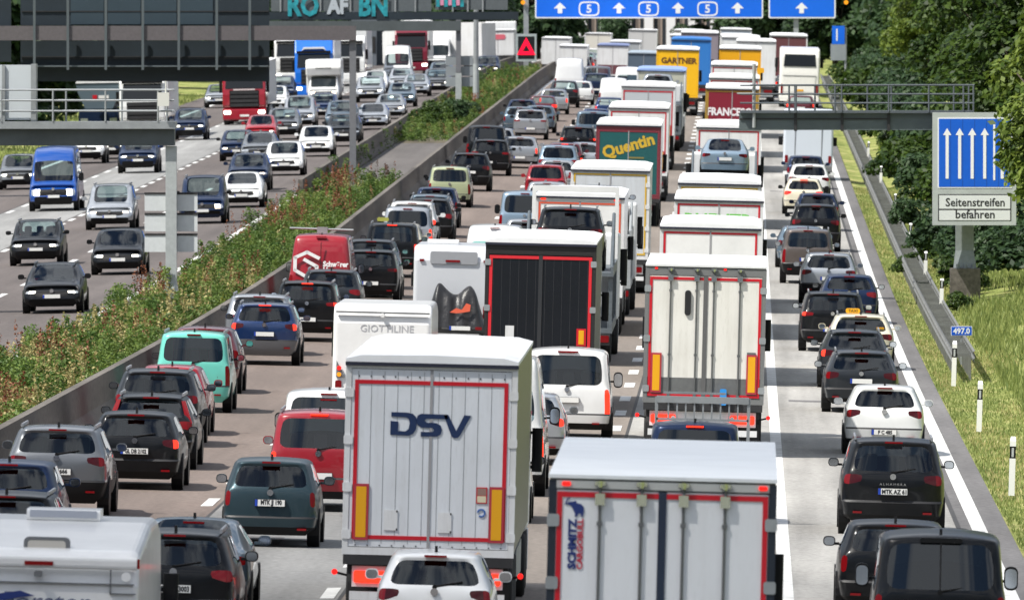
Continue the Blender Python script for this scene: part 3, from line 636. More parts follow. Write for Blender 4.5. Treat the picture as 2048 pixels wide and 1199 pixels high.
# ---------------------------------------------------------------- ground, carriageways, markings
def strip_mesh(name, xs, y0, y1, dz=0., step=10., bank=None):
    ys = np.arange(y0, y1 + .1, step); v = []
    for y in ys:
        for x in xs: v.append((x, y, float(prof(y) + cross(x)) + dz + (bank(x, y) if bank else 0)))
    k = len(xs); fs = [(i * k + j, i * k + j + 1, (i + 1) * k + j + 1, (i + 1) * k + j) for i in range(len(ys) - 1) for j in range(k - 1)]
    me = bpy.data.meshes.new(name); me.from_pydata(v, [], fs); me.update(); return me
def surf_mat(name, col, joint=0., wear=.18, grain=.25, patch=.2):
    m = bpy.data.materials.new(name); m.use_nodes = True; t = m.node_tree; p = t.nodes['Principled BSDF']; p.inputs['Roughness'].default_value = .85; p.inputs['Specular IOR Level'].default_value = .3
    N = t.nodes.new; K = t.links.new
    c = N('ShaderNodeTexCoord'); mp = N('ShaderNodeMapping'); mp.inputs['Scale'].default_value = (1.6, .02, 1); K(c.outputs['Object'], mp.inputs[0])
    n1 = N('ShaderNodeTexNoise'); n1.inputs['Scale'].default_value = 1.; n1.inputs['Detail'].default_value = 4; K(mp.outputs[0], n1.inputs[0])       # tyre wear along the lanes
    n2 = N('ShaderNodeTexNoise'); n2.inputs['Scale'].default_value = 9.; n2.inputs['Detail'].default_value = 8; K(c.outputs['Object'], n2.inputs[0])     # grain
    mp3 = N('ShaderNodeMapping'); mp3.inputs['Scale'].default_value = (.5, .06, 1); K(c.outputs['Object'], mp3.inputs[0])
    n3 = N('ShaderNodeTexNoise'); n3.inputs['Scale'].default_value = 1.; n3.inputs['Detail'].default_value = 5; K(mp3.outputs[0], n3.inputs[0])            # patches
    def rng(a, lo, hi):
        r = N('ShaderNodeMapRange'); r.inputs[1].default_value = .3; r.inputs[2].default_value = .7; r.inputs[3].default_value = lo; r.inputs[4].default_value = hi; K(a, r.inputs[0]); return r.outputs[0]
    def mul(a, b):
        q = N('ShaderNodeMath'); q.operation = 'MULTIPLY'; K(a, q.inputs[0]); K(b, q.inputs[1]); return q.outputs[0]
    f = mul(mul(rng(n1.outputs[0], 1 - wear, 1 + wear * .4), rng(n2.outputs[0], 1 - grain, 1 + grain)), rng(n3.outputs[0], 1 - patch, 1 + patch * .5))
    if joint:
        s = N('ShaderNodeSeparateXYZ'); K(c.outputs['Object'], s.inputs[0]); d = N('ShaderNodeMath'); d.operation = 'DIVIDE'; d.inputs[1].default_value = joint; K(s.outputs[1], d.inputs[0])
        fr = N('ShaderNodeMath'); fr.operation = 'FRACT'; K(d.outputs[0], fr.inputs[0]); g = N('ShaderNodeMath'); g.operation = 'GREATER_THAN'; g.inputs[1].default_value = .02; K(fr.outputs[0], g.inputs[0])
        r = N('ShaderNodeMapRange'); r.inputs[3].default_value = .78; K(g.outputs[0], r.inputs[0]); f = mul(f, r.outputs[0])
    mm = N('ShaderNodeMixRGB'); mm.blend_type = 'MULTIPLY'; mm.inputs[0].default_value = 1; mm.inputs[1].default_value = (*col, 1); K(f, mm.inputs[2]); K(mm.outputs[0], p.inputs['Base Color'])
    return m
def strip(name, x0, x1, m, dz, y0=60., y1=1600., kind='structure'):
    o = obj(name, strip_mesh(name, [x0 + (x1 - x0) * i / 2 for i in range(3)], y0, y1, dz), None, m); return tag(o, kind=kind)
def bank(x, y):
    if x > 6.5: return min(.16 * (x - 6.5), 3.0) - .12
    if x > 4.7: return -.05 - .10 * min((x - 4.7) / .6, 1)
    if x < -36: return min(.03 * (-36 - x), 1.0) - .05
    return -.06
GRASSM = bpy.data.materials.new('verge_grass'); GRASSM.use_nodes = True
def grass_nodes(m, a, b, c_):
    t = m.node_tree; p = t.nodes['Principled BSDF']; p.inputs['Roughness'].default_value = .95; p.inputs['Specular IOR Level'].default_value = .1
    c = t.nodes.new('ShaderNodeTexCoord'); mp = t.nodes.new('ShaderNodeMapping'); mp.inputs['Scale'].default_value = (1, .35, 1); t.links.new(c.outputs['Object'], mp.inputs[0])
    n = t.nodes.new('ShaderNodeTexNoise'); n.inputs['Scale'].default_value = .9; n.inputs['Detail'].default_value = 9; n.inputs['Roughness'].default_value = .7; t.links.new(mp.outputs[0], n.inputs[0])
    r = t.nodes.new('ShaderNodeValToRGB'); r.color_ramp.elements[0].position = .32; r.color_ramp.elements[0].color = (*a, 1); r.color_ramp.elements[1].position = .68; r.color_ramp.elements[1].color = (*c_, 1)
    e = r.color_ramp.elements.new(.5); e.color = (*b, 1); t.links.new(n.outputs[0], r.inputs[0]); t.links.new(r.outputs[0], p.inputs['Base Color'])
grass_nodes(GRASSM, (.08, .12, .028), (.22, .25, .075), (.42, .38, .17))
xs = [-400, -160, -80, -60, -48, -42, -38, -36, -30, -18.6, -14.4, -8, 0, 4.7, 5.3, 6.5, 8, 10, 13, 17, 22, 26, 40, 80, 160, 300]
tag(obj('ground', strip_mesh('ground', xs, -60, 3200, -.03, 20., bank), None, GRASSM), kind='structure')
BROWN = surf_mat('reddish_brown_asphalt', (.175, .140, .122), 0, .14); GREYA = surf_mat('grey_lane_concrete', (.23, .228, .222), 5.); TAN = surf_mat('tan_asphalt', (.215, .185, .16), 0, .16)
LIGHTC = surf_mat('light_lane_concrete', (.345, .335, .315), 5., .28, .25, .3); EDGEA = surf_mat('edge_asphalt', (.15, .145, .145), 0, .2, .3, .3)
OBROWN = surf_mat('old_brown_asphalt', (.125, .108, .102), 0, .2)
strip('road', -14.15, -9.72, BROWN, .0); strip('road', -9.72, -6.35, GREYA, .001); strip('road', -6.35, -2.66, TAN, .0); strip('road', -2.66, 3.88, LIGHTC, .001); strip('road', 3.88, 4.78, EDGEA, .0)
strip('road', -27.0, -18.85, OBROWN, .0); strip('road', -30.4, -27.0, surf_mat('pale_lane_concrete', (.27, .27, .265), 5.), .001); strip('road', -36.0, -30.4, OBROWN, .0)
strip('ground', -18.85, -14.15, surf_mat('median_soil', (.10, .085, .055), 0, .3, .4, .4), .01)
LINE = mat('road_paint', (.70, .70, .68), .6, noise=.38, nscale=2.2)
TARM = mat('tar_seam', (.045, .043, .042), .7, noise=.3)
def line(x, w, y0=100., y1=1500.): return tag(obj('road_marking', strip_mesh('road_marking', [x - w / 2, x + w / 2], y0, y1, .006), None, LINE), kind='structure')
def dashes(x, w=.17, ln=6., gap=12., y0=112., y1=1300.):
    v, fs = [], []; y = y0
    while y < y1:
        b = len(v)
        for yy in (y, y + ln): v += [(x - w / 2, yy, gz(x, yy) + .006), (x + w / 2, yy, gz(x, yy) + .006)]
        fs.append((b, b + 1, b + 3, b + 2)); y += ln + gap
    me = bpy.data.meshes.new('road_marking'); me.from_pydata(v, [], fs); return tag(obj('road_marking', me, None, LINE), kind='structure')
for x_, w_ in ((-2.66, .07), (-6.35, .06), (-9.72, .06), (3.86, .09), (-27., .06), (-30.4, .06)): tag(obj('road_seam', strip_mesh('road_seam', [x_ - w_ / 2, x_ + w_ / 2], 100., 1200., .004), None, TARM), kind='structure')
for i_ in range(34):                                                   # tar patches and sealed cracks across the slabs
    x_ = [1.0, 2.2, -1.9, -8.8, -7.4, -12.6, -5.2, -24.6, -28.4, -21.5][i_ % 10]; y_ = 190 + 13.7 * i_; w_ = RNG.uniform(.5, 1.7); l_ = [.12, .2, 1.6, 3.2][i_ % 4]; tag(obj('road_patch', strip_mesh('road_patch', [x_, x_ + w_ * .5, x_ + w_], y_, y_ + l_, .003, l_), None, TARM if i_ % 4 < 2 else EDGEA), kind='structure')
line(4.23, .27); line(.62, .24); line(-13.85, .2); line(-19.25, .2); line(-33.9, .25)
dashes(-2.95, .26, 4, 8, 108.); dashes(-6.55, .22, 4, 8, 102.); dashes(-9.95, .22, 4, 8, 104.)
dashes(-23.55, .2, 5, 10, 108.); dashes(-26.85, .2, 4, 4, 110.); dashes(-30.2, .2, 5, 7, 106.)

# ---------------------------------------------------------------- barriers, guardrail, posts
def long_section(name, pts, x, y0, y1, m, label, cat, step=4., joint=None):
    """section [(dx, dz)...] run along the road"""
    ys = np.arange(y0, y1 + .1, step); k = len(pts); v = []
    for y in ys: v += [(x + a, y, gz(x, y) + b) for a, b in pts]
    fs = [(i * k + j, i * k + (j + 1) % k, (i + 1) * k + (j + 1) % k, (i + 1) * k + j) for i in range(len(ys) - 1) for j in range(k)]
    fs += [tuple(range(k))[::-1], tuple((len(ys) - 1) * k + j for j in range(k))]
    me = bpy.data.meshes.new(name); me.from_pydata(v, [], fs)
    bm = bmesh.new(); bm.from_mesh(me); bmesh.ops.recalc_face_normals(bm, faces=bm.faces[:]); bm.to_mesh(me); bm.free()
    return tag(obj(name, me, None, m), label, cat)
CONC = surf_mat('barrier_concrete', (.15, .135, .12), 6., .3, .3, .4)
NJ = [(-.30, -.05), (.30, -.05), (.30, .08), (.13, .34), (.09, .98), (-.09, .98), (-.13, .34), (-.30, .08)]
long_section('concrete_barrier', NJ, -14.42, 110, 1150, CONC, 'long dark concrete safety barrier beside the leftmost queue of departing cars', 'barrier')
long_section('concrete_barrier', NJ, -18.55, 560, 1150, CONC, 'far concrete barrier along the oncoming lanes, behind the paved median gap', 'barrier')
strip('pavement', -18.2, -14.75, surf_mat('median_paving', (.125, .115, .11), 3.), .03, 590, 705)
W_ = [(-.04, 0), (.0, .03), (.0, .09), (-.045, .12), (-.045, .19), (.0, .22), (.0, .28), (-.04, .31)]
GR = empty('guardrail', (5.5, 400, gz(5.5, 400)), 'galvanised guardrail running along the grass verge right of the shoulder lane', 'guardrail')
inv = Matrix.Translation((-5.5, -400, -gz(5.5, 400)))
gpts = W_ + [(a - .012, b) for a, b in W_[::-1]]
RAILM = mat('weathered_rail', (.17, .175, .17), .62, .15, noise=.3, nscale=1.5)
for dx, zz in ((5.42, .46), (5.92, .46)):
    ys = np.arange(354, 1002, 4.); k = len(gpts); v = []; sg = 1 if dx < 5.6 else -1
    for y in ys: v += [(dx + sg * a, y, gz(dx, y) - .12 + zz + b) for a, b in gpts]
    fs = [(i * k + j, i * k + (j + 1) % k, (i + 1) * k + (j + 1) % k, (i + 1) * k + j) for i in range(len(ys) - 1) for j in range(k)]
    me = bpy.data.meshes.new('rail'); me.from_pydata(v, [], fs); me.transform(inv); obj('rail', me, GR, RAILM)
b = MB(); y = 355.
while y < 990:
    z = gz(5.4, y) - .15
    b.box(5.46, 5.50, y, y + .1, z, z + .74); b.box(5.84, 5.88, y, y + .1, z, z + .74); b.box(5.50, 5.84, y + .02, y + .07, z + .62, z + .70); y += 2.0
me = b.mesh('posts', RAILM); me.transform(inv); o = obj('posts', me, GR, RAILM); o['kind'] = 'stuff'
def delineator(X, D, label, on_rail=False):
    root = empty('delineator_post', (X, D, gz(X, D) - (.12 if not on_rail else -.52)), label, 'roadside post', 'white roadside marker posts')
    h = 1.12 if not on_rail else .72; b = MB(); pts = [(-.06, -.05), (.06, -.05), (.045, .06), (-.045, .06)]
    b.prism(pts, 0, h * .66, 'z'); b.prism(pts, h * .66 + .24, h - .03, 'z'); b.add([(-.06, -.05, h - .03), (.06, -.05, h - .03), (.045, .06, h + .05), (-.045, .06, h + .05)] + [(-.055, -.045, h - .031), (.055, -.045, h - .031), (.04, .055, h - .031), (-.04, .055, h - .031)], [(0, 1, 2, 3), (4, 7, 6, 5), (0, 4, 5, 1), (1, 5, 6, 2), (2, 6, 7, 3), (3, 7, 4, 0)])
    b.build('post', mat('post_white', (.78, .78, .76), .5), root)
    b = MB(); b.prism(pts, h * .66, h * .66 + .24, 'z'); b.build('black_band', BLACKPL, root)
    b = MB(); b.box(-.022, .022, -.056, -.049, h * .66 + .03, h * .66 + .21); b.build('reflector', mat('reflector', (.6, .62, .64), .15, .4), root); root.rotation_euler = (0, .03, -.02)
for px, y, lb in ((2023, 978, 'nearest white roadside post with a black band, on the grass beside the black people carrier'), (1958, 852, 'white roadside post with a black band, second one from the front edge of the verge'), (1907, 762, 'white roadside post with a black band at the near end of the guardrail')):
    X, D = at(px, y); delineator(X, D, lb)
for i, D in enumerate((411, 448, 490, 540, 598, 660)):
    delineator(5.90, D, ['small white marker post on the guardrail, the one nearest its near end', 'small white marker post on the guardrail level with the concrete sign footing', 'small white marker post on the guardrail just past the bushy clump', 'small white marker post on the guardrail left of the big blue lane sign', 'small white marker post on the guardrail near the top of the visible rail', 'farthest small white marker post on the guardrail, below the gantry arm'][i], True)
X, D = at(1923, 722)
ks = empty('kilometre_sign', (X, D, gz(X, D) - .1), 'small blue kilometre board reading 497.0 on a thin pole in the verge', 'sign')
b = MB(); b.tube((0, 0, 0), (0, 0, 1.05), .028); b.build('pole', STEEL, ks)
b = MB(); b.rbox(-.29, .29, -.05, -.03, .80, 1.06, .03, 0); b.rbox(-.275, .275, -.056, -.049, .815, 1.045, .02, 1); b.build('board', [mat('sign_white', (.75, .76, .77), .4), mat('sign_blue', (.004, .085, .50), .4)], ks)
lettering('497.0', .155, (0, -.058, .93), MATS['sign_white'], ks, .006, .95)
SWHITE, SBLUE = MATS['sign_white'], MATS['sign_blue']; SBLUE2 = mat('sign_blue_film', (.002, .13, .72), .4, noise=.08, nscale=.6)

# ---------------------------------------------------------------- gantries and signs
def px(p, D): return (p - XV) * D / F
class G:
    """structure built at one distance; boxes given by photo columns/rows at that distance"""
    def __init__(s, name, label, cat, D, pcol, prow):
        s.D = D; s.o = Vector((px(pcol, D), D, wz(prow, D))); s.root = empty(name, s.o, label, cat)
    def x(s, p): return px(p, s.D) - s.o.x
    def z(s, r): return wz(r, s.D) - s.o.z
    def box(s, b, x0, x1, r0, r1, y0, y1, m=0): return b.box(s.x(x0), s.x(x1), y0, y1, s.z(max(r0, r1)), s.z(min(r0, r1)), m)
def railing(g, x0, x1, r0, r1, y, posts, m, name='railing', rails=3, t=.028):
    b = MB()
    for i in range(rails):
        r = r0 + (r1 - r0) * i / rails; b.tube((g.x(x0), y, g.z(r)), (g.x(x1), y, g.z(r)), t, n=6)
    for p in posts: b.tube((g.x(p), y, g.z(r1)), (g.x(p), y, g.z(r0)), t * 1.1, n=6)
    return b.build(name, m, g.root)
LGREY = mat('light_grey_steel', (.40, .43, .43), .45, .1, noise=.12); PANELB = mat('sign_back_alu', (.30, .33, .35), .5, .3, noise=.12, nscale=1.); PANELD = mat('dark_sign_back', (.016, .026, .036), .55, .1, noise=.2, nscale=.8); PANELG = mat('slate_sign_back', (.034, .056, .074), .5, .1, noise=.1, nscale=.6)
g = G('signal_gantry', 'near grey cantilever gantry over the oncoming lanes with railing and white display back', 'gantry', 403, 342, 600)
b = MB(); g.box(b, 331, 353, 292, 560, -.17, .17); q = g.z(560); b.add([(g.x(331), -.17, q), (g.x(353), -.17, q), (g.x(353), .17, q), (g.x(331), .17, q), (g.x(326), -.25, g.z(596)), (g.x(358), -.25, g.z(596)), (g.x(358), .25, g.z(596)), (g.x(326), .25, g.z(596))], [(0, 4, 5, 1), (1, 5, 6, 2), (2, 6, 7, 3), (3, 7, 4, 0), (4, 7, 6, 5), (0, 1, 2, 3)]); b.build('post', LGREY, g.root)
b = MB(); g.box(b, 316, 366, 597, 640, -.5, .5); b.build('footing', CONC, g.root)
b = MB(); g.box(b, -330, 349, 258, 291, -.3, .5); b.build('beam', DARKST, g.root)
b = MB(); g.box(b, -330, 351, 243, 257.5, -.55, 1.0); b.build('walkway', STEEL, g.root)
railing(g, -330, 345, 180, 243, -.55, [-160, -50, 4, 107, 212, 317], STEEL); railing(g, -330, 345, 180, 243, 1.0, [-160, -20, 60, 128, 240, 330], STEEL)
b = MB(); g.box(b, -140, 66, 130, 240, -.2, .5, 0); g.box(b, 4, 10, 130, 243, -.28, -.21, 1); g.box(b, 62, 72, 128, 243, -.30, .6, 1); b.build('display_back', [mat('pale_housing', (.50, .54, .57), .5), STEEL], g.root)
b = MB(); g.box(b, 317, 340, 185, 212, -.8, -.6); b.tube((g.x(333), -.7, g.z(185)), (g.x(333), -.7, g.z(162)), .02); b.build('detector_box', mat('ivory_box', (.62, .62, .57), .5), g.root)
for i in range(3):
    b = MB(); g.box(b, 288, 394, 385 + 41 * i, 422 + 41 * i, .19, .23); b.box(g.x(288), g.x(394), .17, .189, g.z(389 + 41 * i), g.z(385 + 41 * i), 1); b.build('sign_panel', [mat('panel_back_light', (.58, .61, .62), .5, noise=.08), CHAS], g.root)

g = G('sign_gantry', 'large gantry over the oncoming lanes showing the dark ribbed backs of big signs', 'gantry', 581, 706, 380)
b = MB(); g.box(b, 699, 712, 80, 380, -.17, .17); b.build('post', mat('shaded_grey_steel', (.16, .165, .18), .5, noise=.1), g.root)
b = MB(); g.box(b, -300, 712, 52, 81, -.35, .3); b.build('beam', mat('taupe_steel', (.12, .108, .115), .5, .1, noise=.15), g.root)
b = MB(); g.box(b, 38, 537, -60, 51, .9, 1.0, 0)
for x in (139, 213, 285, 358): g.box(b, x, x + 66, -60, 49, .86, .897, 1)
g.box(b, 38, 537, 82, 163, .9, 1.0, 0)
for r in (22, 51.5, 113, 117, 133): g.box(b, 40, 536, r, r + 2, .84, .9, 2)
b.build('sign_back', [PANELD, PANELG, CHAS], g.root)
for x in (69, 136, 212, 286, 358, 434, 500): b = MB(); g.box(b, x - 2.5, x + 2.5, -60, 140, -.45, -.36); b.build('rib', mat('rib_steel', (.10, .12, .13), .5, .2), g.root)
b = MB(); g.box(b, 40, 536, 131, 134, -.2, .84); b.build('stiffener', MATS['rib_steel'], g.root)
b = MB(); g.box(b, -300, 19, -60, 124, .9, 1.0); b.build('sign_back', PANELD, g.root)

g = G('sign_gantry', 'middle gantry with turquoise graffiti, small grey board on its post', 'gantry', 794, 917, 230)
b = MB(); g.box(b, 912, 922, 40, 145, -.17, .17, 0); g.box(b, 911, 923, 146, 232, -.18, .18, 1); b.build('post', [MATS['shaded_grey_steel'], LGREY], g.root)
b = MB(); g.box(b, 520, 921, 42, 62, -.4, .4); b.build('beam', DARKST, g.root)
b = MB(); g.box(b, 520, 1036, 24, 40, .6, 1.4); b.build('walkway', PANELD, g.root)
b = MB(); g.box(b, 541, 760, -40, 23, .7, .8); g.box(b, 776, 862, -40, 23, .7, .8); g.box(b, 870, 1015, -40, 20, .7, .8)
for x in (560, 640, 700, 790, 830, 905, 935, 965): g.box(b, x - 1.5, x + 1.5, -40, 26, .6, .695, 1)
b.build('sign_back', [mat('grey_panel', (.10, .115, .125), .5, noise=.15), STEEL], g.root)
CY = mat('turquoise_spray', (.02, .30, .36), .5, noise=.6, nscale=2.5); PK = mat('pink_spray', (.62, .25, .38), .5); LG = mat('silver_spray', (.42, .46, .50), .5)
for st, x, w, m in (('RO', 606, 1.25, CY), ('AF', 674, .8, LG), ('BN', 746, 1.25, CY)):
    o = lettering(st, 1.22 if st != 'AF' else .95, (g.x(x), .55, g.z(11)), m, g.root, .07, .78, name='graffiti')
b = MB()
for i in range(7): g.box(b, 872 + 8 * i, 879 + 8 * i, -2 - 3 * (i % 3), 14 - 3 * (i % 2), .57, .6, i % 2)
b.build('graffiti', [CY, PK], g.root)
for i in range(3):
    b = MB(); g.box(b, 891, 946, 112 + 21 * i, 131 + 21 * i, .19, .23); b.build('sign_panel', PANELB, g.root)
g = G('mast', 'tall pale steel mast standing in the weedy median, white at its foot', 'mast', 835, 952, 185)
b = MB(); b.tube((0, 0, g.z(200)), (0, 0, g.z(128)), .20, .19, 12, 0); b.tube((0, 0, g.z(128)), (0, 0, g.z(-60)), .17, .14, 12, 1); b.build('pole', [LGREY, STEEL], g.root)

g = G('sign_gantry', 'far gantry carrying the blue overhead lane signs', 'gantry', 975, 1052, 160)
for p_ in (1052, 1592): b = MB(); g.box(b, p_ - 5, p_ + 5, -30, 165, .25, .6); b.build('post', STEEL, g.root)
b = MB(); g.box(b, 1040, 1690, -42, -22, .2, .8); b.build('beam', DARKST, g.root)
def shield(root, x, z, s, y):
    b = MB(); n = 28; rings = []
    for k in (1., .84):
        ring = []
        for i in range(n):
            t = 2 * math.pi * i / n; cx, cz = math.cos(t), math.sin(t); u = .78 * s * (abs(cx) ** .45) * (1 if cx > 0 else -1); w = .56 * s * (abs(cz) ** .55) * (1 if cz > 0 else -1)
            ring.append((u * (k if k == 1 else (.78 * s - .10 * s) / (.78 * s)), w * (k if k == 1 else .80)))
        rings.append(ring)
    vs = [(x + a, y, z + c) for a, c in rings[0]] + [(x + a, y, z + c) for a, c in rings[1]]
    b.add(vs, [(i, (i + 1) % n, n + (i + 1) % n, n + i) for i in range(n)]); b.build('shield', SWHITE, root); lettering('5', .62 * s, (x, y - .004, z), SWHITE, root, .02)
def arrow(b, x, z, h, w, y, shaft=.36, head=.5, m=0):
    pts = [(-w * shaft / 2, 0), (w * shaft / 2, 0), (w * shaft / 2, h * (1 - head)), (w / 2, h * (1 - head)), (0, h), (-w / 2, h * (1 - head)), (-w * shaft / 2, h * (1 - head))]
    b.prism([(x + a, z + c) for a, c in pts], y, y + .006, 'y', m)
for (x0, x1, arrows, shields, lb) in ((1070, 1526, (1120, 1238, 1356, 1475), (1178, 1297, 1415), 0), (1537, 1671, (1603,), (), 0)):
    b = MB(); b.rbox(g.x(x0), g.x(x1), -.02, .05, g.z(37), g.z(-70), .12, 0); b.rbox(g.x(x0) + .10, g.x(x1) - .10, -.03, -.019, g.z(37) + .10, g.z(-70) - .10, .08, 1)
    sgn = b.build('lane_sign', [SWHITE, SBLUE2], g.root)
    for a in arrows: q = MB(); arrow(q, g.x(a), g.z(27), .78, .92, -.04, .36, .55); q.build('arrow', SWHITE, sgn)
    for a in shields: shield(sgn, g.x(a), g.z(18), .95, -.036)
for p_ in (1046, 1692):
    b = MB(); b.lathe([(-.12, .16), (.12, .16)], (g.x(p_), 0, g.z(5)), 'y', 12); b.build('amber_lamp', AMB, g.root)
g = G('warning_display', 'black display with a lit red triangle on the median post of the far gantry', 'display sign', 972, 1052, 160)
b = MB(); g.box(b, 1032, 1073, 68, 123, -.1, .15, 0); g.box(b, 1036, 1069, 73, 118, -.115, -.101, 1); b.build('display', [mat('display_frame', (.35, .40, .40), .5, noise=.2, nscale=6), mat('display_black', (.006, .007, .009), .4)], g.root)
b = MB(); t0 = [(1052.5, 75), (1071, 110), (1034, 110)]; t1 = [(1052.5, 90), (1060, 103), (1045, 103)]
vs = [(g.x(a), -.13, g.z(c)) for a, c in t0] + [(g.x(a), -.13, g.z(c)) for a, c in t1]
b.add(vs, [(0, 3, 4, 1), (1, 4, 5, 2), (2, 5, 3, 0)]); b.build('red_triangle', mat('led_red', (.5, .0, .02), .4, 0, 0, (1, .0, .03), .9), g.root)

g = G('cantilever_gantry', 'grey railed gantry arm reaching over the shoulder lane from the right verge', 'gantry', 435, 1930, 592)
b = MB(); g.box(b, 1911, 1947, 224, 500, -.28, .28); q0, q1 = g.z(500), g.z(535); b.add([(g.x(1911), -.28, q0), (g.x(1947), -.28, q0), (g.x(1947), .28, q0), (g.x(1911), .28, q0), (g.x(1907), -.4, q1), (g.x(1952), -.4, q1), (g.x(1952), .4, q1), (g.x(1907), .4, q1)], [(0, 4, 5, 1), (1, 5, 6, 2), (2, 6, 7, 3), (3, 7, 4, 0), (4, 7, 6, 5), (0, 1, 2, 3)])
for x in (1915, 1930, 1945): b.tube((g.x(x), -.42, g.z(536)), (g.x(x), -.42, g.z(527)), .05)
b.build('post', mat('post_grey', (.24, .27, .28), .5, .1, noise=.15), g.root)
b = MB(); g.box(b, 1900, 1960, 536, 620, -.6, .6); b.build('footing', CONC, g.root)
b = MB(); g.box(b, 1478, 1912, 226, 260, -.3, .6, 0); g.box(b, 1480, 1780, 236, 239, -.34, -.301, 1)
for x in (1591, 1684, 1777): g.box(b, x - 3, x + 3, 222, 262, -.36, -.3, 1)
b.build('beam', [mat('arm_grey', (.10, .125, .13), .5, .1, noise=.18, nscale=1.), CHAS], g.root)
DR = mat('rail_dark', (.10, .115, .13), .5, .3)
railing(g, 1500, 1948, 170, 224, -.5, [1578, 1592, 1670, 1683, 1777, 1857, 1926, 1946], DR); railing(g, 1480, 1948, 171, 224, .8, [1590, 1630, 1670, 1735, 1783, 1908, 1938], DR)
b = MB(); g.box(b, 1480, 1946, 221, 226, -.5, .8); b.build('walkway', DR, g.root)
b = MB(); b.tube((g.x(1508), -.4, g.z(255)), (g.x(1508), -.4, g.z(128)), .055, n=8); b.tube((g.x(1508), -.4, g.z(140)), (g.x(1520), -.4, g.z(138)), .03); b.rbox(g.x(1514), g.x(1528), -.6, -.2, g.z(146), g.z(136), .03, 1); b.tube((g.x(1474), -.4, g.z(187)), (g.x(1506), -.4, g.z(187)), .025); b.build('camera_mast', [mat('mast_grey', (.30, .32, .32), .5), MARKY], g.root)
g = G('lane_sign', 'big blue five-arrow lane sign reading Seitenstreifen befahren, right of the shoulder lane', 'road sign', 433.5, 1948, 450)
b = MB(); g.box(b, 1865, 2032, 225, 450, -.05, .55); sgn = b.build('housing', mat('sign_housing', (.40, .43, .42), .5, noise=.15, nscale=1.5), g.root)
b = MB(); b.rbox(g.x(1875), g.x(2024), -.062, -.051, g.z(376), g.z(235), .03, 0); b.rbox(g.x(1877.5), g.x(2021.5), -.068, -.0615, g.z(373.5), g.z(237.5), .02, 1)
for i in range(1, 6): x = 1877 + 24 * i; b.box(g.x(x) - .007, g.x(x) + .007, -.0695, -.0679, g.z(373), g.z(238), 2)
b.build('blue_panel', [SWHITE, mat('sign_blue_deep', (.003, .10, .56), .4, noise=.06), mat('slat_gap', (.002, .04, .22), .5)], g.root)
for x in (1894, 1919, 1944, 1969, 2004): b = MB(); arrow(b, g.x(x), g.z(357), (357 - 256) / F * 433.5, .27, -.077, .36, .14); b.build('arrow', SWHITE, g.root)
b = MB(); b.box(g.x(1986), g.x(1990), -.077, -.071, g.z(360), g.z(249)); b.build('lane_line', SWHITE, g.root)
b = MB(); g.box(b, 1876, 2022, 388, 441, -.058, -.0505, 1); g.box(b, 1878, 2020, 390, 417, -.064, -.0575, 0); g.box(b, 1878, 2020, 420, 440, -.064, -.0575, 0); b.build('text_plate', [mat('plate_pale', (.62, .64, .64), .5), INK], g.root)
lettering('Seitenstreifen', .27, (g.x(1950), -.067, g.z(404)), INK, g.root, .006, .93); lettering('befahren', .27, (g.x(1950), -.067, g.z(428)), INK, g.root, .006, .97)
g = G('road_sign', 'small blue and grey road sign at the far right beneath the trees', 'road sign', 870, 1690, 160)
b = MB(); g.box(b, 1661, 1692, 88, 121, 0, .08, 1); g.box(b, 1664, 1689, 52, 88.5, -.01, .07, 0); g.box(b, 1672, 1675, 58, 82, -.02, -.011, 2); b.build('board', [SBLUE2, PANELB, SWHITE], g.root)
b = MB(); b.tube((g.x(1691), .15, g.z(175)), (g.x(1691), .15, g.z(55)), .08); b.build('pole', STEEL, g.root)

D = 1190.; gh = empty('grey_hall', (px(728, D), D, gz(-36, D)), 'slate grey flat hall behind the oncoming queue, right of the tall gantry post', 'building')
b = MB(); b.box(-3.2, 1.1, 0, 14, -1, 6.2); b.box(1.1, 2.6, 1, 14, -1, 5.2, 1); b.build('wall', [mat('slate_wall', (.13, .15, .18), .7, noise=.1), mat('slate_wall_dark', (.07, .085, .10), .7)], gh); b = MB(); b.box(-3.0, 1.0, -.05, .0, 1.2, 2.6); b.build('window', CHAS, gh)
# ---------------------------------------------------------------- far building
D = 1500.; gb = empty('apartment_building', (px(1300, D), D, gz(0, 1500)), 'white-pillared building far behind the blue overhead signs', 'building')
b = MB(); b.box(-14, 12, .6, 12, -2, 12); b.build('wall', mat('facade_beige', (.36, .29, .24), .8, noise=.1), gb)
for i in range(11): b = MB(); b.box(-12.9 + 2.45 * i, -11.9 + 2.45 * i, 0, .65, -2, 12); b.build('pilaster', mat('facade_white', (.74, .74, .74), .7), gb)
for i in range(10):
    for sx in (.25, 1.15): b = MB(); b.box(-11.85 + 2.45 * i + sx - .2, -11.85 + 2.45 * i + sx + .2, .55, .62, -1, 11); b.build('window', mat('dark_pane', (.03, .035, .04), .1), gb)
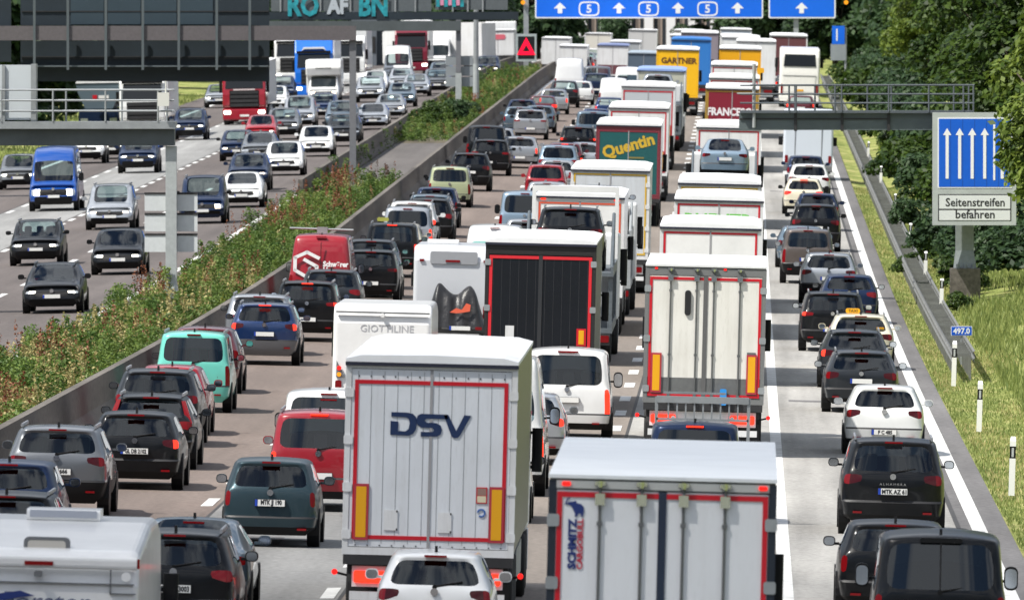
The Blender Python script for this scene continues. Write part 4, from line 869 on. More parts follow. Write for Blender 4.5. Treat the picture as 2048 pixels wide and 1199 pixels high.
# ---------------------------------------------------------------- trees, shrubs, weeds, grass
def leaf_mat(name, a, b, trans=.35, scale=.5):
    m = bpy.data.materials.new(name); m.use_nodes = True; t = m.node_tree; t.nodes.clear(); N = t.nodes.new; K = t.links.new
    o = N('ShaderNodeOutputMaterial'); d = N('ShaderNodeBsdfPrincipled'); d.inputs['Roughness'].default_value = .5; d.inputs['Specular IOR Level'].default_value = .25; tr = N('ShaderNodeBsdfTranslucent'); ms = N('ShaderNodeMixShader'); ms.inputs[0].default_value = trans
    at_ = N('ShaderNodeAttribute'); at_.attribute_name = 'leaf_tone'; c = N('ShaderNodeTexCoord'); n = N('ShaderNodeTexNoise'); n.inputs['Scale'].default_value = scale; n.inputs['Detail'].default_value = 3; K(c.outputs['Object'], n.inputs[0])
    ad = N('ShaderNodeMath'); ad.operation = 'ADD'; K(at_.outputs['Fac'], ad.inputs[0]); K(n.outputs[0], ad.inputs[1]); mr = N('ShaderNodeMapRange'); mr.inputs[1].default_value = .45; mr.inputs[2].default_value = 1.4; K(ad.outputs[0], mr.inputs[0])
    mx = N('ShaderNodeMixRGB'); mx.inputs[1].default_value = (*a, 1); mx.inputs[2].default_value = (*b, 1); K(mr.outputs[0], mx.inputs[0])
    K(mx.outputs[0], d.inputs['Base Color']); K(mx.outputs[0], tr.inputs[0]); K(d.outputs[0], ms.inputs[1]); K(tr.outputs[0], ms.inputs[2]); K(ms.outputs[0], o.inputs[0]); return m
def leaves(name, P, size, m, up=.5, asp=.55, out=None):
    """one small rhombus per point"""
    n = len(P); nr = RNG.normal(size=(n, 3)); nr[:, 2] = np.abs(nr[:, 2]) + up
    if out is not None: nr += out * 1.3
    nr /= np.linalg.norm(nr, axis=1)[:, None]; u = np.cross(nr, RNG.normal(size=(n, 3))); u /= np.linalg.norm(u, axis=1)[:, None] + 1e-9; w = np.cross(nr, u)
    s = (size * RNG.uniform(.6, 1.3, n))[:, None]
    V = np.stack([P + u * s, P + w * s * asp, P - u * s, P - w * s * asp], 1).reshape(-1, 3)
    me = bpy.data.meshes.new(name); me.vertices.add(4 * n); me.vertices.foreach_set('co', V.ravel()); me.loops.add(4 * n); me.loops.foreach_set('vertex_index', np.arange(4 * n)); me.polygons.add(n); me.polygons.foreach_set('loop_start', np.arange(n) * 4); me.polygons.foreach_set('loop_total', np.full(n, 4))
    at_ = me.attributes.new('leaf_tone', 'FLOAT', 'FACE'); at_.data.foreach_set('value', RNG.uniform(0, .8, n)); me.update(calc_edges=True); me.validate(); me.materials.append(m); return me
def crown_mesh(r, h, z0, n, size, m, lobes=26):
    P, O = [], []
    for i in range(lobes):
        while True:
            q = RNG.uniform(-1, 1, 3)
            if np.linalg.norm(q) < 1: break
        q = q / max(np.linalg.norm(q), .2) * RNG.uniform(.35, .85); c = np.array([q[0] * r, q[1] * r, z0 + h / 2 + q[2] * h / 2]); rr = r * RNG.uniform(.28, .48); k = n // lobes
        d = RNG.normal(size=(k, 3)); d /= np.linalg.norm(d, axis=1)[:, None]; d[:, 2] = np.where(d[:, 2] < -.35, -d[:, 2], d[:, 2]); P.append(c + d * (rr * RNG.uniform(.55, 1.08, k) ** .7)[:, None] * np.array([1, 1, .8])); O.append(d)
    return leaves('crown', np.concatenate(P), size, m, .3, .6, np.concatenate(O))
BARK = mat('bark', (.07, .055, .04), .9, noise=.3, nscale=4)
def trunk_mesh(h, r, z1):
    b = MB(); b.tube((0, 0, -.5), (.1, 0, h * .45), r, r * .75, 9); b.tube((.1, 0, h * .45), (0, .1, h * .85), r * .75, r * .3, 8)
    for k in range(5): t = 2.4 * k; b.tube((.08, 0, h * (.35 + .08 * k)), (math.cos(t) * h * .22, math.sin(t) * h * .22, h * (.6 + .08 * k)), r * .38, r * .1, 6)
    return b.mesh('trunk', BARK, True)
LF1 = leaf_mat('leaf_mid_green', (.010, .030, .006), (.075, .125, .018)); LF2 = leaf_mat('leaf_yellow_green', (.04, .08, .010), (.20, .26, .045)); LF3 = leaf_mat('leaf_dark_green', (.018, .042, .018), (.065, .115, .042))  # LF3 colour lifted a little to stand in for haze over far trees
CR = {'a': (crown_mesh(4.2, 11, 1.6, 22000, .16, LF1, 34), 13, .28), 'b': (crown_mesh(3.6, 9, 1.2, 20000, .15, LF1, 30), 11, .22), 'c': (crown_mesh(3.0, 9.5, 1.4, 20000, .14, LF2, 30), 11, .2), 'd': (crown_mesh(5, 11.5, -.8, 9000, .34, LF3, 30), 11, .3), 'e': (crown_mesh(5.5, 10, -.9, 9000, .36, LF3, 30), 10, .3)}
TR = {k: trunk_mesh(v[1], v[2], 0) for k, v in CR.items()}
def tree(k, X, D, sc, rz, label, group):
    r = empty('tree', (X, D, gz(X, D) + bank(X, D) - .1), label, 'tree', group); r.rotation_euler = (0, 0, rz); r.scale = (sc, sc, sc)
    obj('crown', CR[k][0], r); obj('trunk', TR[k], r); return r
RT = 'trees along the right verge'
for (k, X, D, sc, rz, lb) in (
    ('c', 10.35, 414, .95, .3, 'bright yellow-green tree hanging over the right edge of the big blue lane sign'),
    ('c', 11.6, 446, 1.1, 2.1, 'yellow-green tree at the right picture edge, just behind the big lane sign'),
    ('a', 13.6, 468, 1.0, 1.0, 'dark leafy tree directly behind the big blue lane sign'), ('b', 11.4, 520, 1.05, 4.0, 'dense dark tree left of the lane sign, above the gantry railing end'),
    ('a', 14.0, 560, 1.05, 5.2, 'tall dark tree rising behind the right end of the gantry railing'), ('b', 11.6, 600, 1.1, .8, 'dark green tree over the bank, second one beyond the gantry arm'),
    ('a', 13.6, 650, 1.05, 3.1, 'broad dark tree in the middle of the right-hand wood'), ('b', 11.4, 705, 1.05, 2.2, 'deep green tree whose crown ends above the guardrail curve'),
    ('a', 13.4, 760, 1.0, 1.4, 'tall tree behind the small blue and grey sign'), ('c', 10.8, 800, 1.0, 5.0, 'paler tree at the left end of the right-hand wood, beside the overhead sign'),
    ('b', 12.4, 850, 1.1, .2, 'dark tree at the far end of the right-hand wood'), ('a', 14.5, 920, 1.1, 3.7, 'farthest tree of the right-hand wood, seen beside the white coach'),
    ('a', 17.0, 500, 1.1, 2.8, 'tall tree at the upper right corner behind the yellow-green ones'), ('b', 16.5, 590, 1.15, 5.9, 'second-row dark tree high above the gantry railing end')): tree(k, X, D, sc, rz, lb, RT)
far = [(-72, 1120, 'd'), (-60, 1060, 'e'), (-52, 980, 'd'), (-46, 900, 'd'), (-44, 830, 'e'), (-43, 760, 'd'), (-48, 1130, 'e'), (-41, 1180, 'd'), (-34, 1220, 'e'), (-27, 1260, 'd'), (-20, 1290, 'e'), (-13, 1330, 'd'), (-5, 1300, 'e'), (3, 1260, 'd'), (8, 1200, 'e'), (14, 1120, 'd'), (15, 1040, 'e'), (-24, 1180, 'd'), (-56, 1250, 'e'), (-66, 1280, 'd'), (11, 1320, 'e'), (19, 1250, 'd'), (-44, 1290, 'd')]
FL = ['at the left picture edge under the gantry', 'far left, seen between two sign gantries', 'far left, behind the white lorry cab', 'left of the oncoming lanes under the dark sign backs', 'left of the silver tipper', 'nearest in the left-hand row, beside the gantry railing', 'behind the blue lorry', 'behind the dark red lorry', 'above the white lorries near the mast', 'between the mast and the warning display', 'left of the warning display', 'just right of the warning display', 'in front of the white-pillared building', 'right of the white-pillared building', 'below the small overhead sign', 'behind the white coach', 'beside the white coach, at the edge of the right-hand wood', 'above the white vans in the far median', 'at far left behind the first row', 'at far left, farthest back', 'behind the right overhead sign post', 'far behind the right-hand wood', 'behind the graffiti gantry post']
for i, (X, D, k) in enumerate(far): tree(k, X, D, RNG.uniform(.85, 1.1) if not (-16 < X < 0 and D > 1200) else .42, i * 1.7, 'dark hazy tree ' + FL[i], 'dark trees behind the far traffic')
BUSH = [crown_mesh(1.0, 1.3, .05, 2600, .07, q, 12) for q in (LF1, LF3, LF2)]
BL = ['beneath the lane sign left of its post', 'right of the concrete sign footing', 'clump overgrowing the guardrail', 'behind the guardrail, below the gantry arm', 'beside the overgrown guardrail post', 'dark one left of the lane sign edge', 'under the left edge of the lane sign', 'far one where the guardrail curves', 'at the wood edge behind the rail', 'small one in front of the concrete sign footing', 'behind the sign footing', 'at right edge above the tall grass', 'far one below the railing end', 'pale one farthest up the bank']
for i, (X, D, k, sc) in enumerate(((6.75, 442, 0, 1.1), (7.75, 446, 1, 1.5), (5.75, 470, 0, .75), (6.5, 520, 1, 1.3), (6.2, 485, 0, 1.0), (7.2, 480, 1, 1.7), (7.6, 462, 1, 1.6), (7.0, 620, 0, 1.5), (7.6, 560, 1, 1.9), (6.55, 424, 0, .6), (8.3, 470, 1, 1.9), (8.9, 440, 1, 1.7), (8.2, 540, 0, 2.0), (7.8, 680, 2, 1.6))):
    o = empty('bush', (X, D, gz(X, D) + bank(X, D) - .1), 'leafy roadside bush ' + BL[i], 'bush', 'bushes on the right bank'); o.scale = (sc, sc, sc); o.rotation_euler = (0, 0, i * 1.3); obj('leaves', BUSH[k], o)
for i, (X, D, sc) in enumerate(((-17.1, 742, 1.25), (-16.3, 748, 1.2), (-17.6, 735, 1.1), (-15.9, 765, .9))):
    o = empty('bush', (X, D, gz(X, D)), ['round green bush at the left end of the planted median island', 'green bush in the middle of the planted median island', 'green bush touching the far concrete barrier end', 'smaller green bush at the right of the median island'][i], 'bush', 'bushes on the median island'); o.scale = (sc, sc, sc); o.rotation_euler = (0, 0, i * 2.); obj('leaves', BUSH[i % 2], o)
n_ = 0
for D_ in list(range(600, 1160, 34)):                                   # close rows of trees beyond the oncoming lanes
    for row in (0, 1):
        tree('de'[(n_ + row) % 2], -40.5 - 7.5 * row - RNG.uniform(0, 2.5), D_ + 15 * row + RNG.uniform(-6, 6), RNG.uniform(.75, 1.0), n_ * 1.9 + row, 'dark green tree in the close rows beyond the oncoming carriageway', 'trees in close rows beyond the oncoming carriageway'); n_ += 1
for i in range(22): tree('de'[i % 2], -74 + 4.6 * i + RNG.uniform(-1, 1), 1240 + 60 * (i % 3) if not 7 < i < 16 else 1560 + 30 * (i % 3), RNG.uniform(.8, 1.0), i * 2.3, 'hazy dark tree of the wood that closes the view behind the far traffic', 'hazy trees closing the view behind the far traffic')
for i in range(9): tree('de'[i % 2], -37.6 - 2.2 * (i % 3), 1085 + 19 * i, RNG.uniform(.6, .85), i * 1.7, 'dark tree closing the gap at the far bend of the oncoming lanes', 'trees at the far bend of the oncoming lanes')
for i in range(22):
    D_ = 545 + 19 * i; X_ = 7.6 + 1.5 * ((i * 7) % 3) / 2 + (1.2 if D_ < 600 else 0); o = empty('bush', (X_, D_, gz(X_, D_) + bank(X_, D_) - .1), 'dark leafy shrub in the thicket on the bank beyond the gantry arm', 'bush', 'shrubs of the far bank thicket'); q = RNG.uniform(1.7, 2.6); o.scale = (q, q, q); o.rotation_euler = (0, 0, i * 1.1); obj('leaves', BUSH[1 if i % 3 else 0], o)
for i in range(8): tree('de'[i % 2], 13.2 + 1.2 * (i % 3), 940 + 45 * i, RNG.uniform(.7, .9), i * 1.3, 'dark tree in the far wood edge to the right of the white coach', 'trees of the far right wood edge')
# weeds of the median, dock stalks, grass: nobody could count them
def scatter(n, x0, x1, y0, y1, pw=1.6):
    y = y0 + (y1 - y0) * RNG.uniform(0, 1, n) ** pw; x = RNG.uniform(x0, x1, n); return x, y
def clumps(x, y, sc, seed):
    return np.sin(x * 2.1 * sc + seed) * np.sin(y * .23 * sc + seed * 2) + .6 * np.sin(x * 1.1 * sc - y * .11 * sc + seed) + RNG.normal(0, .25, len(x))
WEED = leaf_mat('weed_green', (.045, .10, .018), (.18, .25, .055), .35, .7); DRY = leaf_mat('dry_straw', (.24, .20, .07), (.48, .42, .19), .3, .6); DOCK = leaf_mat('rusty_dock_seed', (.13, .045, .022), (.30, .12, .06), .2, .8); YEL = leaf_mat('yellow_weed', (.16, .17, .02), (.34, .33, .05), .3, .8)
def median(n, name, m, h0, h1, r0, r1, per, size, seed, thr, y0=205, y1=1000, asp=.5, up=.5):
    """n plants, each its own height, spread and lean, with gaps between"""
    x, y = scatter(n, -18.5, -14.95, y0, y1, 1.7); k = (clumps(x, y, .9, seed) > thr) & ~((y > 590) & (y < 705) & (x > -18.3)); x, y = x[k], y[k]; c = len(x)
    h = RNG.uniform(h0, h1, c) * (.65 + .5 * np.abs(np.sin(y * .083 + seed))); r = RNG.uniform(r0, r1, c); t = RNG.uniform(0, 1, (c, per)) ** .7; a = RNG.uniform(0, 6.28, (c, per)); q = r[:, None] * np.sqrt(RNG.uniform(0, 1, (c, per))) * (1.1 - .75 * t)
    z = (prof(y) + cross(x))[:, None] + h[:, None] * t; P = np.stack([x[:, None] + q * np.cos(a), y[:, None] + q * np.sin(a), z], 2).reshape(-1, 3); me = leaves(name, P, size, m, up, asp)
    tone = np.repeat(RNG.uniform(-.25, .55, c), per) + RNG.uniform(0, .45, c * per); me.attributes['leaf_tone'].data.foreach_set('value', tone); return tag(obj(name, me), kind='stuff')
median(2300, 'weeds', WEED, .35, 1.05, .22, .5, 130, .055, 1.0, -1.2); median(700, 'weeds', WEED, .7, 1.2, .3, .55, 230, .052, 2.6, .2); median(3000, 'low_weeds', WEED, .1, .3, .2, .4, 40, .06, .3, -2)
median(600, 'dry_weeds', DRY, .4, 1.1, .15, .35, 70, .07, 2.3, .1, asp=.2); median(420, 'yellow_weeds', YEL, .3, .8, .2, .4, 50, .04, 4.1, .3)
def stalks(name, m, n, seed, thr, h0, h1, y0, y1, x0, x1, per=44, size=.034, base=DRY):
    x, y = scatter(n, x0, x1, y0, y1); k = (clumps(x, y, .8, seed) > thr) & ~((y > 585) & (y < 703)); x, y = x[k], y[k]; h = RNG.uniform(h0, h1, len(x)); z0 = prof(y) + cross(x)
    q = RNG.uniform(.38, 1, (len(x), per)); rad = .085 * (1 - (q - .38) * 1.2); a = RNG.uniform(0, 6.28, q.shape); lean = RNG.normal(0, .10, (len(x), 2))
    P = np.stack([x[:, None] + rad * np.cos(a) + lean[:, :1] * q, y[:, None] + rad * np.sin(a) + lean[:, 1:] * q, z0[:, None] + h[:, None] * q], 2).reshape(-1, 3)
    return tag(obj(name, leaves(name, P, size, m, .2, .7)), kind='stuff')
stalks('dock_stalks', DOCK, 1500, 3.0, .75, .9, 1.5, 205, 470, -18.4, -15.3); stalks('dock_stalks', DOCK, 1500, 5.0, .75, .9, 1.45, 470, 590, -18.4, -15.2); stalks('dock_stalks', DOCK, 900, 1.4, .8, .7, 1.1, 700, 1000, -18.2, -15.)
stalks('straw_stalks', DRY, 1300, 3.3, .15, .7, 1.25, 205, 420, -18.0, -15.0, 36, .04)
GB = leaf_mat('grass_blade', (.12, .17, .045), (.34, .38, .13), .35, .5); GD = leaf_mat('dry_grass_blade', (.34, .31, .12), (.58, .52, .26), .3, .5)
def verge(name, n, x0, x1, y0, y1, h, size, m, asp=.16, thr=-9, seed=0.):
    x, y = scatter(n, x0, x1, y0, y1, 1.3); k = clumps(x, y, .7, seed) > thr; x, y = x[k], y[k]; hh = h * RNG.uniform(.2, 1, len(x)); z = prof(y) + cross(x) + np.array([bank(a, b) for a, b in zip(x, y)]) - .03 + hh * .6
    P = np.stack([x, y, z], 1); n_ = len(x); nr = RNG.normal(size=(n_, 3)); nr[:, 2] *= .15; nr /= np.linalg.norm(nr, axis=1)[:, None]; u = np.stack([RNG.normal(0, .25, n_), RNG.normal(0, .25, n_), np.ones(n_)], 1); w = np.cross(nr, u); w /= np.linalg.norm(w, axis=1)[:, None]; s = (size * RNG.uniform(.6, 1.3, n_))[:, None]
    V = np.stack([P + u * s, P + w * s * asp, P - u * s, P - w * s * asp], 1).reshape(-1, 3); me = bpy.data.meshes.new(name); me.vertices.add(4 * n_); me.vertices.foreach_set('co', V.ravel()); me.loops.add(4 * n_); me.loops.foreach_set('vertex_index', np.arange(4 * n_)); me.polygons.add(n_); me.polygons.foreach_set('loop_start', np.arange(n_) * 4); me.polygons.foreach_set('loop_total', np.full(n_, 4)); a_ = me.attributes.new('leaf_tone', 'FLOAT', 'FACE'); a_.data.foreach_set('value', RNG.uniform(0, .8, n_)); me.update(calc_edges=True); me.materials.append(m)
    return tag(obj(name, me), kind='stuff')
verge('grass', 60000, 4.85, 7.2, 195, 620, .07, .05, GB, .2); verge('dry_grass', 40000, 4.95, 7.8, 195, 620, .08, .06, GD, .2, .2, 1.); verge('tall_grass', 52000, 6.6, 11.5, 255, 480, .40, .15, GB, .12, -.4, 2.); verge('grass', 14000, -41, -35.9, 430, 900, .3, .14, GB, .2)
# ---------------------------------------------------------------- the traffic
C_ = dict(black=paint('black', (.005, .006, .008)), anth=paint('anthracite', (.024, .028, .034), .3), grey=paint('grey', (.13, .14, .155), .4), silver=paint('silver', (.40, .425, .46), .55, .3), white=paint('white', (.74, .75, .75)),
          navy=paint('navy', (.010, .022, .06), .2), blue=paint('blue', (.005, .026, .10), .3), red=paint('red', (.29, .006, .016)), wine=paint('wine', (.10, .012, .02), .2), turq=paint('turquoise', (.13, .52, .43)), green=paint('green', (.02, .17, .10), .2),
          lime=paint('lime', (.36, .40, .24)), cream=paint('cream', (.66, .61, .47)), brown=paint('brown', (.12, .098, .088), .4), ice=paint('ice_blue', (.24, .33, .42), .4), vanblue=paint('van_blue', (.004, .06, .29)), steel=paint('steel_blue', (.10, .15, .20), .4), slate=paint('slate', (.028, .05, .062), .3))
GA, GO = 'cars queuing away from the bridge', 'oncoming cars on the left carriageway'
def lod_of(D): s = F / D; return 0 if s > 58 else (1 if s > 35 else 2)
def car(k, p, col, label, y=None, s=None, name='car', cat='car', group=None, on=False, **o):
    if k in ('hatch', 'small', 'suv', 'estate') and sum(map(ord, label)) % 2 and not o.get('plate') and not any(q in label for q in ('rounded', 'close behind', 'tall red lamps')): k += '2'
    X, D = at(p, y, s)
    if y: D -= (.86 if on else .82)
    return make_car(name, k, X, D, C_[col] if isinstance(col, str) else col, label, cat, group or (GO if on else GA), on, lod_of(D), **o)
def van(*a, **k): return car(*a, name='van', cat='van', group='oncoming vans' if k.get('on') else 'vans in the departing queue', **k)
def top_box(root, x0, x1, y0, y1, z0, z1, m, name, text=None, tm=None):
    b = MB(); b.rbox(x0, x1, y0, y1, z0, z1, min(.05, (z1 - z0) * .4)); o = b.build(name, m, root)
    if text: lettering(text, (z1 - z0) * .62, ((x0 + x1) / 2, y0 - .004, (z0 + z1) / 2), tm or INK, o)
    return o
# --- shoulder lane, nearest first
v = van('van', 1880, 'black', 'black panel van with dark twin rear windows at the bottom right corner', s=142, glassm=PRIV, emblem=False)
b = MB(); b.box(-.012, .012, .0, .09, .5, 1.85); b.build('door_gap', INK, v)
b = MB(); b.rbox(-.30, .30, .09, .20, 1.86, 1.93, .03); b.build('roof_spoiler', BLACKPL, v)
car('hatch', 1790, 'black', 'black car mostly hidden behind the black panel van, its left mirror showing', s=130)
c = car('mpv', 1785, 'black', 'black people carrier with plate MTK AZ 61 in the shoulder lane', y=1068, plate='MTK AZ 61', W=1.9)
lettering('ALHAMBRA', .045, (0, KIT['mpv']['yr'] - .02, .93), CHROME, c, 0, 1.1, spacing=1.5, name='model_badge')
car('small', 1768, 'white', 'white rounded hatchback with dark oval rear window and plate F C 485', y=908, plate='F C 485', W=1.74)
car('estate', 1722, 'anth', 'dark grey estate car with glowing tail lamps behind the white hatchback', y=824, W=1.81)
car('estate', 1708, 'anth', 'dark estate car between the grey estate and the cream taxi', y=775, W=1.80, brake=1)
c = car('estate', 1721, 'cream', 'cream taxi with a yellow roof sign in the shoulder lane', s=75.5, cat='taxi')
top_box(c, -.40, -.02, 1.2, 1.32, 1.47, 1.60, MARKY, 'roof_sign', 'TAXI'); b = MB(); b.box(.42, .62, .18, .20, 1.06, 1.14); b.build('window_sticker', MARKY, c)
car('suv', 1665, 'black', 'black sport utility car left of the cream taxi with bright tail lamps', y=702, W=1.84, brake=1)
car('hatch', 1698, 'navy', 'dark blue car tucked to the right of the black sport utility car near the taxi', s=66.5, brake=0)
car('suv', 1657, 'silver', 'silver grey sport utility car with dark red lamps, ahead of the taxi group', y=607, H=1.62, W=1.84)
car('jeep', 1615, 'brown', 'brown boxy off-road car with off-centre number plate in the shoulder lane', s=59.6, H=1.85, W=1.8)
car('hatch', 1603, 'steel', 'dark car half hidden behind the left side of the brown off-road car', s=57.0)
car('suv', 1631, 'black', 'black sport utility car with a white plate ahead of the brown off-road car', y=502, H=1.74, W=1.88)
car('hatch', 1634, 'navy', 'dark car peeking out ahead of the black sport utility car, right mirror visible', s=51)
car('small', 1607, 'cream', 'cream car with red brake lights left of the line of dark shoulder lane cars', y=428, brake=2)
car('suv', 1618, 'white', 'white estate-like car with yellow writing in its rear window, under the gantry arm', s=46.6)
car('hatch', 1611, 'navy', 'dark blue roofed car directly below the white motorhome with black mirrors', s=44.4)
m_ = motorhome('motorhome', *at(1617, s=43), 'pale box motorhome with two black mirrors right under the gantry arm', W=2.3, H=3.25, body=mat('bluish_white', (.55, .6, .66), .4))
b = MB()
for sx in (-.62, .62): b.box(sx - .015, sx + .015, -.006, .05, .8, 2.9)
b.build('panel_seam', GREYPL, m_)
car('hatch', 1601, 'wine', 'dark red car in front of the white coach, seen through the gantry railing', s=33.6, brake=1, H=1.5)
coach(*at(1599, s=31.6), 'white touring coach seen from behind in the shoulder lane')
lorry('lorry', *at(1577, s=29.5), 'grey topped lorry just ahead of the white coach', door=mat('dusky_red', (.12, .04, .045), .5), tape=None, lod=2, group='lorries ahead of the coach')
lorry('lorry', *at(1512, s=31), 'pale grey lorry half hidden to the left of the white coach', tape=None, lod=2, boards=False)
# --- right lorry lane
r = lorry('lorry', *at(1323, s=179), 'nearest white box lorry with four lock bars and a blue elephant emblem', tarp=False, bars=(-.70, -.235, .235, .70), frame=mat('dark_navy_frame', (.012, .018, .03), .4), centre_m=mat('navy_seal', (.01, .02, .045), .5), lod=0, topbar=.10, lit=0, hinges=4, roof=mat('roof_panel_white', (.74, .77, .79), .5, noise=.08, nscale=.9), door=door_mat('door_white', (.72, .74, .77), .38, .10), tape_w=.058, boards=False, tape_inset=.02)
b = MB(); b.box(-1.19, 1.19, -.008, .001, 3.86, 3.95); b.build('top_rail', mat('pale_rail', (.42, .43, .42), .5), r)
for x in (-1.08, 1.12): b = MB(); b.rbox(x - .05, x + .05, -.03, -.008, 3.885, 3.935, .02); b.build('marker_light', TAILON, r)
NV, RDT = mat('logo_navy', (.012, .03, .16), .4), mat('logo_red', (.48, .012, .04), .4)
lettering('SCHMITZ', .088, (-1.00, .003, 3.24), NV, r, .006, 1.08, roll=math.pi / 2); lettering('CARGOBULL', .064, (-.912, .003, 3.24), RDT, r, .003, 1.10, roll=math.pi / 2)
el = [(415, 470), (427, 462), (440, 465), (450, 455), (487, 450), (500, 445), (508, 462), (540, 470), (560, 490), (565, 520), (556, 563), (540, 565), (545, 545), (528, 540), (520, 545), (512, 565), (494, 565), (497, 545), (480, 510), (468, 485), (450, 478), (432, 472), (420, 474)]
tr_ = [(428, 462), (438, 440), (455, 425), (462, 410), (452, 405), (440, 404), (441, 408), (454, 410), (450, 420), (432, 436), (420, 460)]
sc_ = lambda P, x0, y0, k, X0, Z0: [(X0 + (a - x0) * k, Z0 - (c - y0) * k) for a, c in P]
flat_polys([sc_(el, 490, 490, .00148, -.985, 3.655), sc_(tr_, 490, 490, .00148, -.985, 3.655)], .001, .010, 'elephant_emblem', NV, r)
c = car('kangoo', 1388, 'navy', 'dark blue van with a grey ladder rack on its roof, behind the white reefer lorry', s=110, brake=0, W=1.8, name='van', cat='van', group='vans in the departing queue', glassm=PRIV, rails=False)
obj('high_brake_light', KIT['kangoo']['brake'], c, BRK).location = (0, -.02, -.005)
b = MB()
for x in (-.72, .98): b.box(x - .03, x + .03, .5, .56, 1.30 if x > 0 else 1.80, 2.28)
b.box(-.72, .98, .48, .58, 2.18, 2.30); b.box(-.72, .98, .5, .55, 1.86, 1.90)
for i in range(9): x = -.5 + .16 * i; b.box(x - .015, x + .015, .5, .54, 1.9, 2.2)
b.box(-.6, .55, 1.2, 1.28, 2.32, 2.36); b.build('ladder_rack', STEEL, c)
ivory = door_mat('ivory_door', (.74, .73, .68), .42, .2)
r = lorry('lorry', *at(1411, s=95), 'ivory refrigerated lorry with grey kick plate and yellow marker boards, ahead of the ladder van', tarp=False, bars=(-.74, -.19, .17, .72), frame=mat('grey_frame', (.16, .165, .165), .5), topbar=.16, lower=(.42, mat('kick_grey', (.13, .135, .135), .5, noise=.2)), door=ivory, lod=0, lit=1, tape_w=.055, taped=('t', 'l', 'r', 'b'), hinges=3, centre_m=mat('seal_dark', (.10, .10, .10), .6), roof=mat('reefer_roof', (.70, .71, .71), .5, noise=.1))
b = MB(); b.rbox(-.435, -.305, -.03, .011, 2.95, 3.48, .06); b.build('document_holder', INK, r); b = MB(); b.box(.90, 1.08, -.006, .011, 1.93, 2.2, 0); b.lathe([(-.004, .05), (.004, .05)], (.98, -.008, 2.1), 'y', 10, 1); b.build('vent_plate', [MATS['kick_grey'], MARKY], r); b = MB(); b.rbox(.35, .49, -.12, -.02, 1.08, 1.42, .03); b.build('blue_glove', mat('bright_blue', (.02, .25, .65), .5), r)
for x in (-1.05, .4): b = MB(); b.box(x - .03, x + .03, -.01, .001, 3.91, 3.95); b.build('marker_light', TAILON, r)
r = lorry('lorry', *at(1420, s=79.4), 'bright white box lorry directly ahead of the ivory refrigerated lorry', door=WHITE, lod=1, taped=('t', 'l', 'r'), group='white lorries in the right lorry lane')
r = lorry('lorry', *at(1437, s=70), 'pale lorry with green outlined letters on its doors', lod=1); lettering('RUEUTR', .30, (0, .001, 3.42), mat('lime_letter', (.16, .50, .10), .5), r, .01, 1.25)
r = lorry('lorry', *at(1438, s=65), 'pale lorry with yellow reflective border and a blue arc on its doors', lod=1, tape=YELT)
b = MB(); pts = [(.38 * math.cos(t / 12 * math.pi), 3.28 + .34 * math.sin(t / 12 * math.pi)) for t in range(13)]; b.prism(pts, .001, .011, 'y'); b.build('emblem', mat('arc_blue', (.03, .05, .22), .5), r)
X, D = at(1446, s=54); transporter('car_transporter', X, D, 'grey car transporter loaded with one silver sports car on its upper deck', W=2.45, L=11., group='car transporters'); car('sedan', 1446, 'ice', 'silver blue sports car riding on the upper deck of a car transporter', s=53.7, dz=2.46, H=1.5, head=0)
lorry('lorry', *at(1457, s=51), 'white lorry with red border ahead of the transporter carrying the silver sports car', lod=1)
r = lorry('lorry', *at(1464, s=42), 'maroon lorry with white FRANCESCO lettering and a yellow border', lod=1, door=mat('maroon', (.19, .006, .022), .45), tape=mat('gold_tape', (.42, .24, .03), .5), frame=mat('gold_frame', (.32, .2, .03), .5), tape_w=.05, boards=False); lettering('FRANCESCO', .36, (.05, .001, 2.86), mat('letter_white', (.72, .68, .70), .5), r, .02, .86)
for z, w in ((2.42, .80), (2.15, .62)): b = MB(); b.box(.1 - w, .1 + w, .003, .011, z, z + .10); b.build('lettering_line', mat('faded_letter', (.42, .25, .28), .6), r)
lorry('lorry', *at(1468, s=39.6), 'white roofed lorry just ahead of the maroon lorry', lod=1, group='grey and white lorries ahead of the maroon one')
lorry('lorry', *at(1468, s=36.6), 'grey backed lorry with pale roof, second ahead of the maroon lorry', lod=1)
lorry('lorry', *at(1480, s=32.8), 'lorry with an orange-yellow rear far ahead of the maroon lorry', lod=2, door=MARKY, frame=MARKY, tape=None, boards=False)
lorry('lorry', *at(1481, s=30.2), 'white lorry beyond the orange-yellow one, with dark roof window', lod=2, tape=None, boards=False)
# --- second lorry lane
r = lorry('lorry', *at(862, s=135), 'big white lorry with dark blue DSV lettering and red reflective border', joints=6, lod=0, lit=1, topbar=.09, door=door_mat('door_bluish', (.69, .72, .76), .4, .16), hinges=4, tape_w=.058, tape_inset=.16, tape=REDT, side=mat('side_silver', (.11, .105, .098), .4, .2, noise=.3))
k_ = 2.37 / 1300
dsv = [[(1047, 728), (1180, 729), (1222, 738), (1250, 765), (1258, 815), (1250, 865), (1228, 900), (1190, 917), (1042, 912), (1042, 800), (1105, 805), (1105, 880), (1165, 882), (1190, 862), (1198, 815), (1190, 780), (1168, 768), (1047, 764)],
       [(1290, 736), (1500, 738), (1512, 774), (1335, 775), (1320, 790), (1335, 806), (1415, 808), (1450, 828), (1462, 865), (1452, 900), (1420, 918), (1290, 920), (1290, 882), (1385, 882), (1398, 868), (1385, 850), (1295, 848), (1262, 826), (1250, 790), (1262, 750)],
       [(1472, 738), (1510, 738), (1578, 868), (1640, 740), (1697, 742), (1610, 905), (1590, 925), (1562, 926), (1540, 912)]]
flat_polys([sc_(q, 1370, 822, k_, 0, 3.05) for q in dsv], -.004, .008, 'lettering', mat('logo_dark', (.008, .025, .085), .4), r)
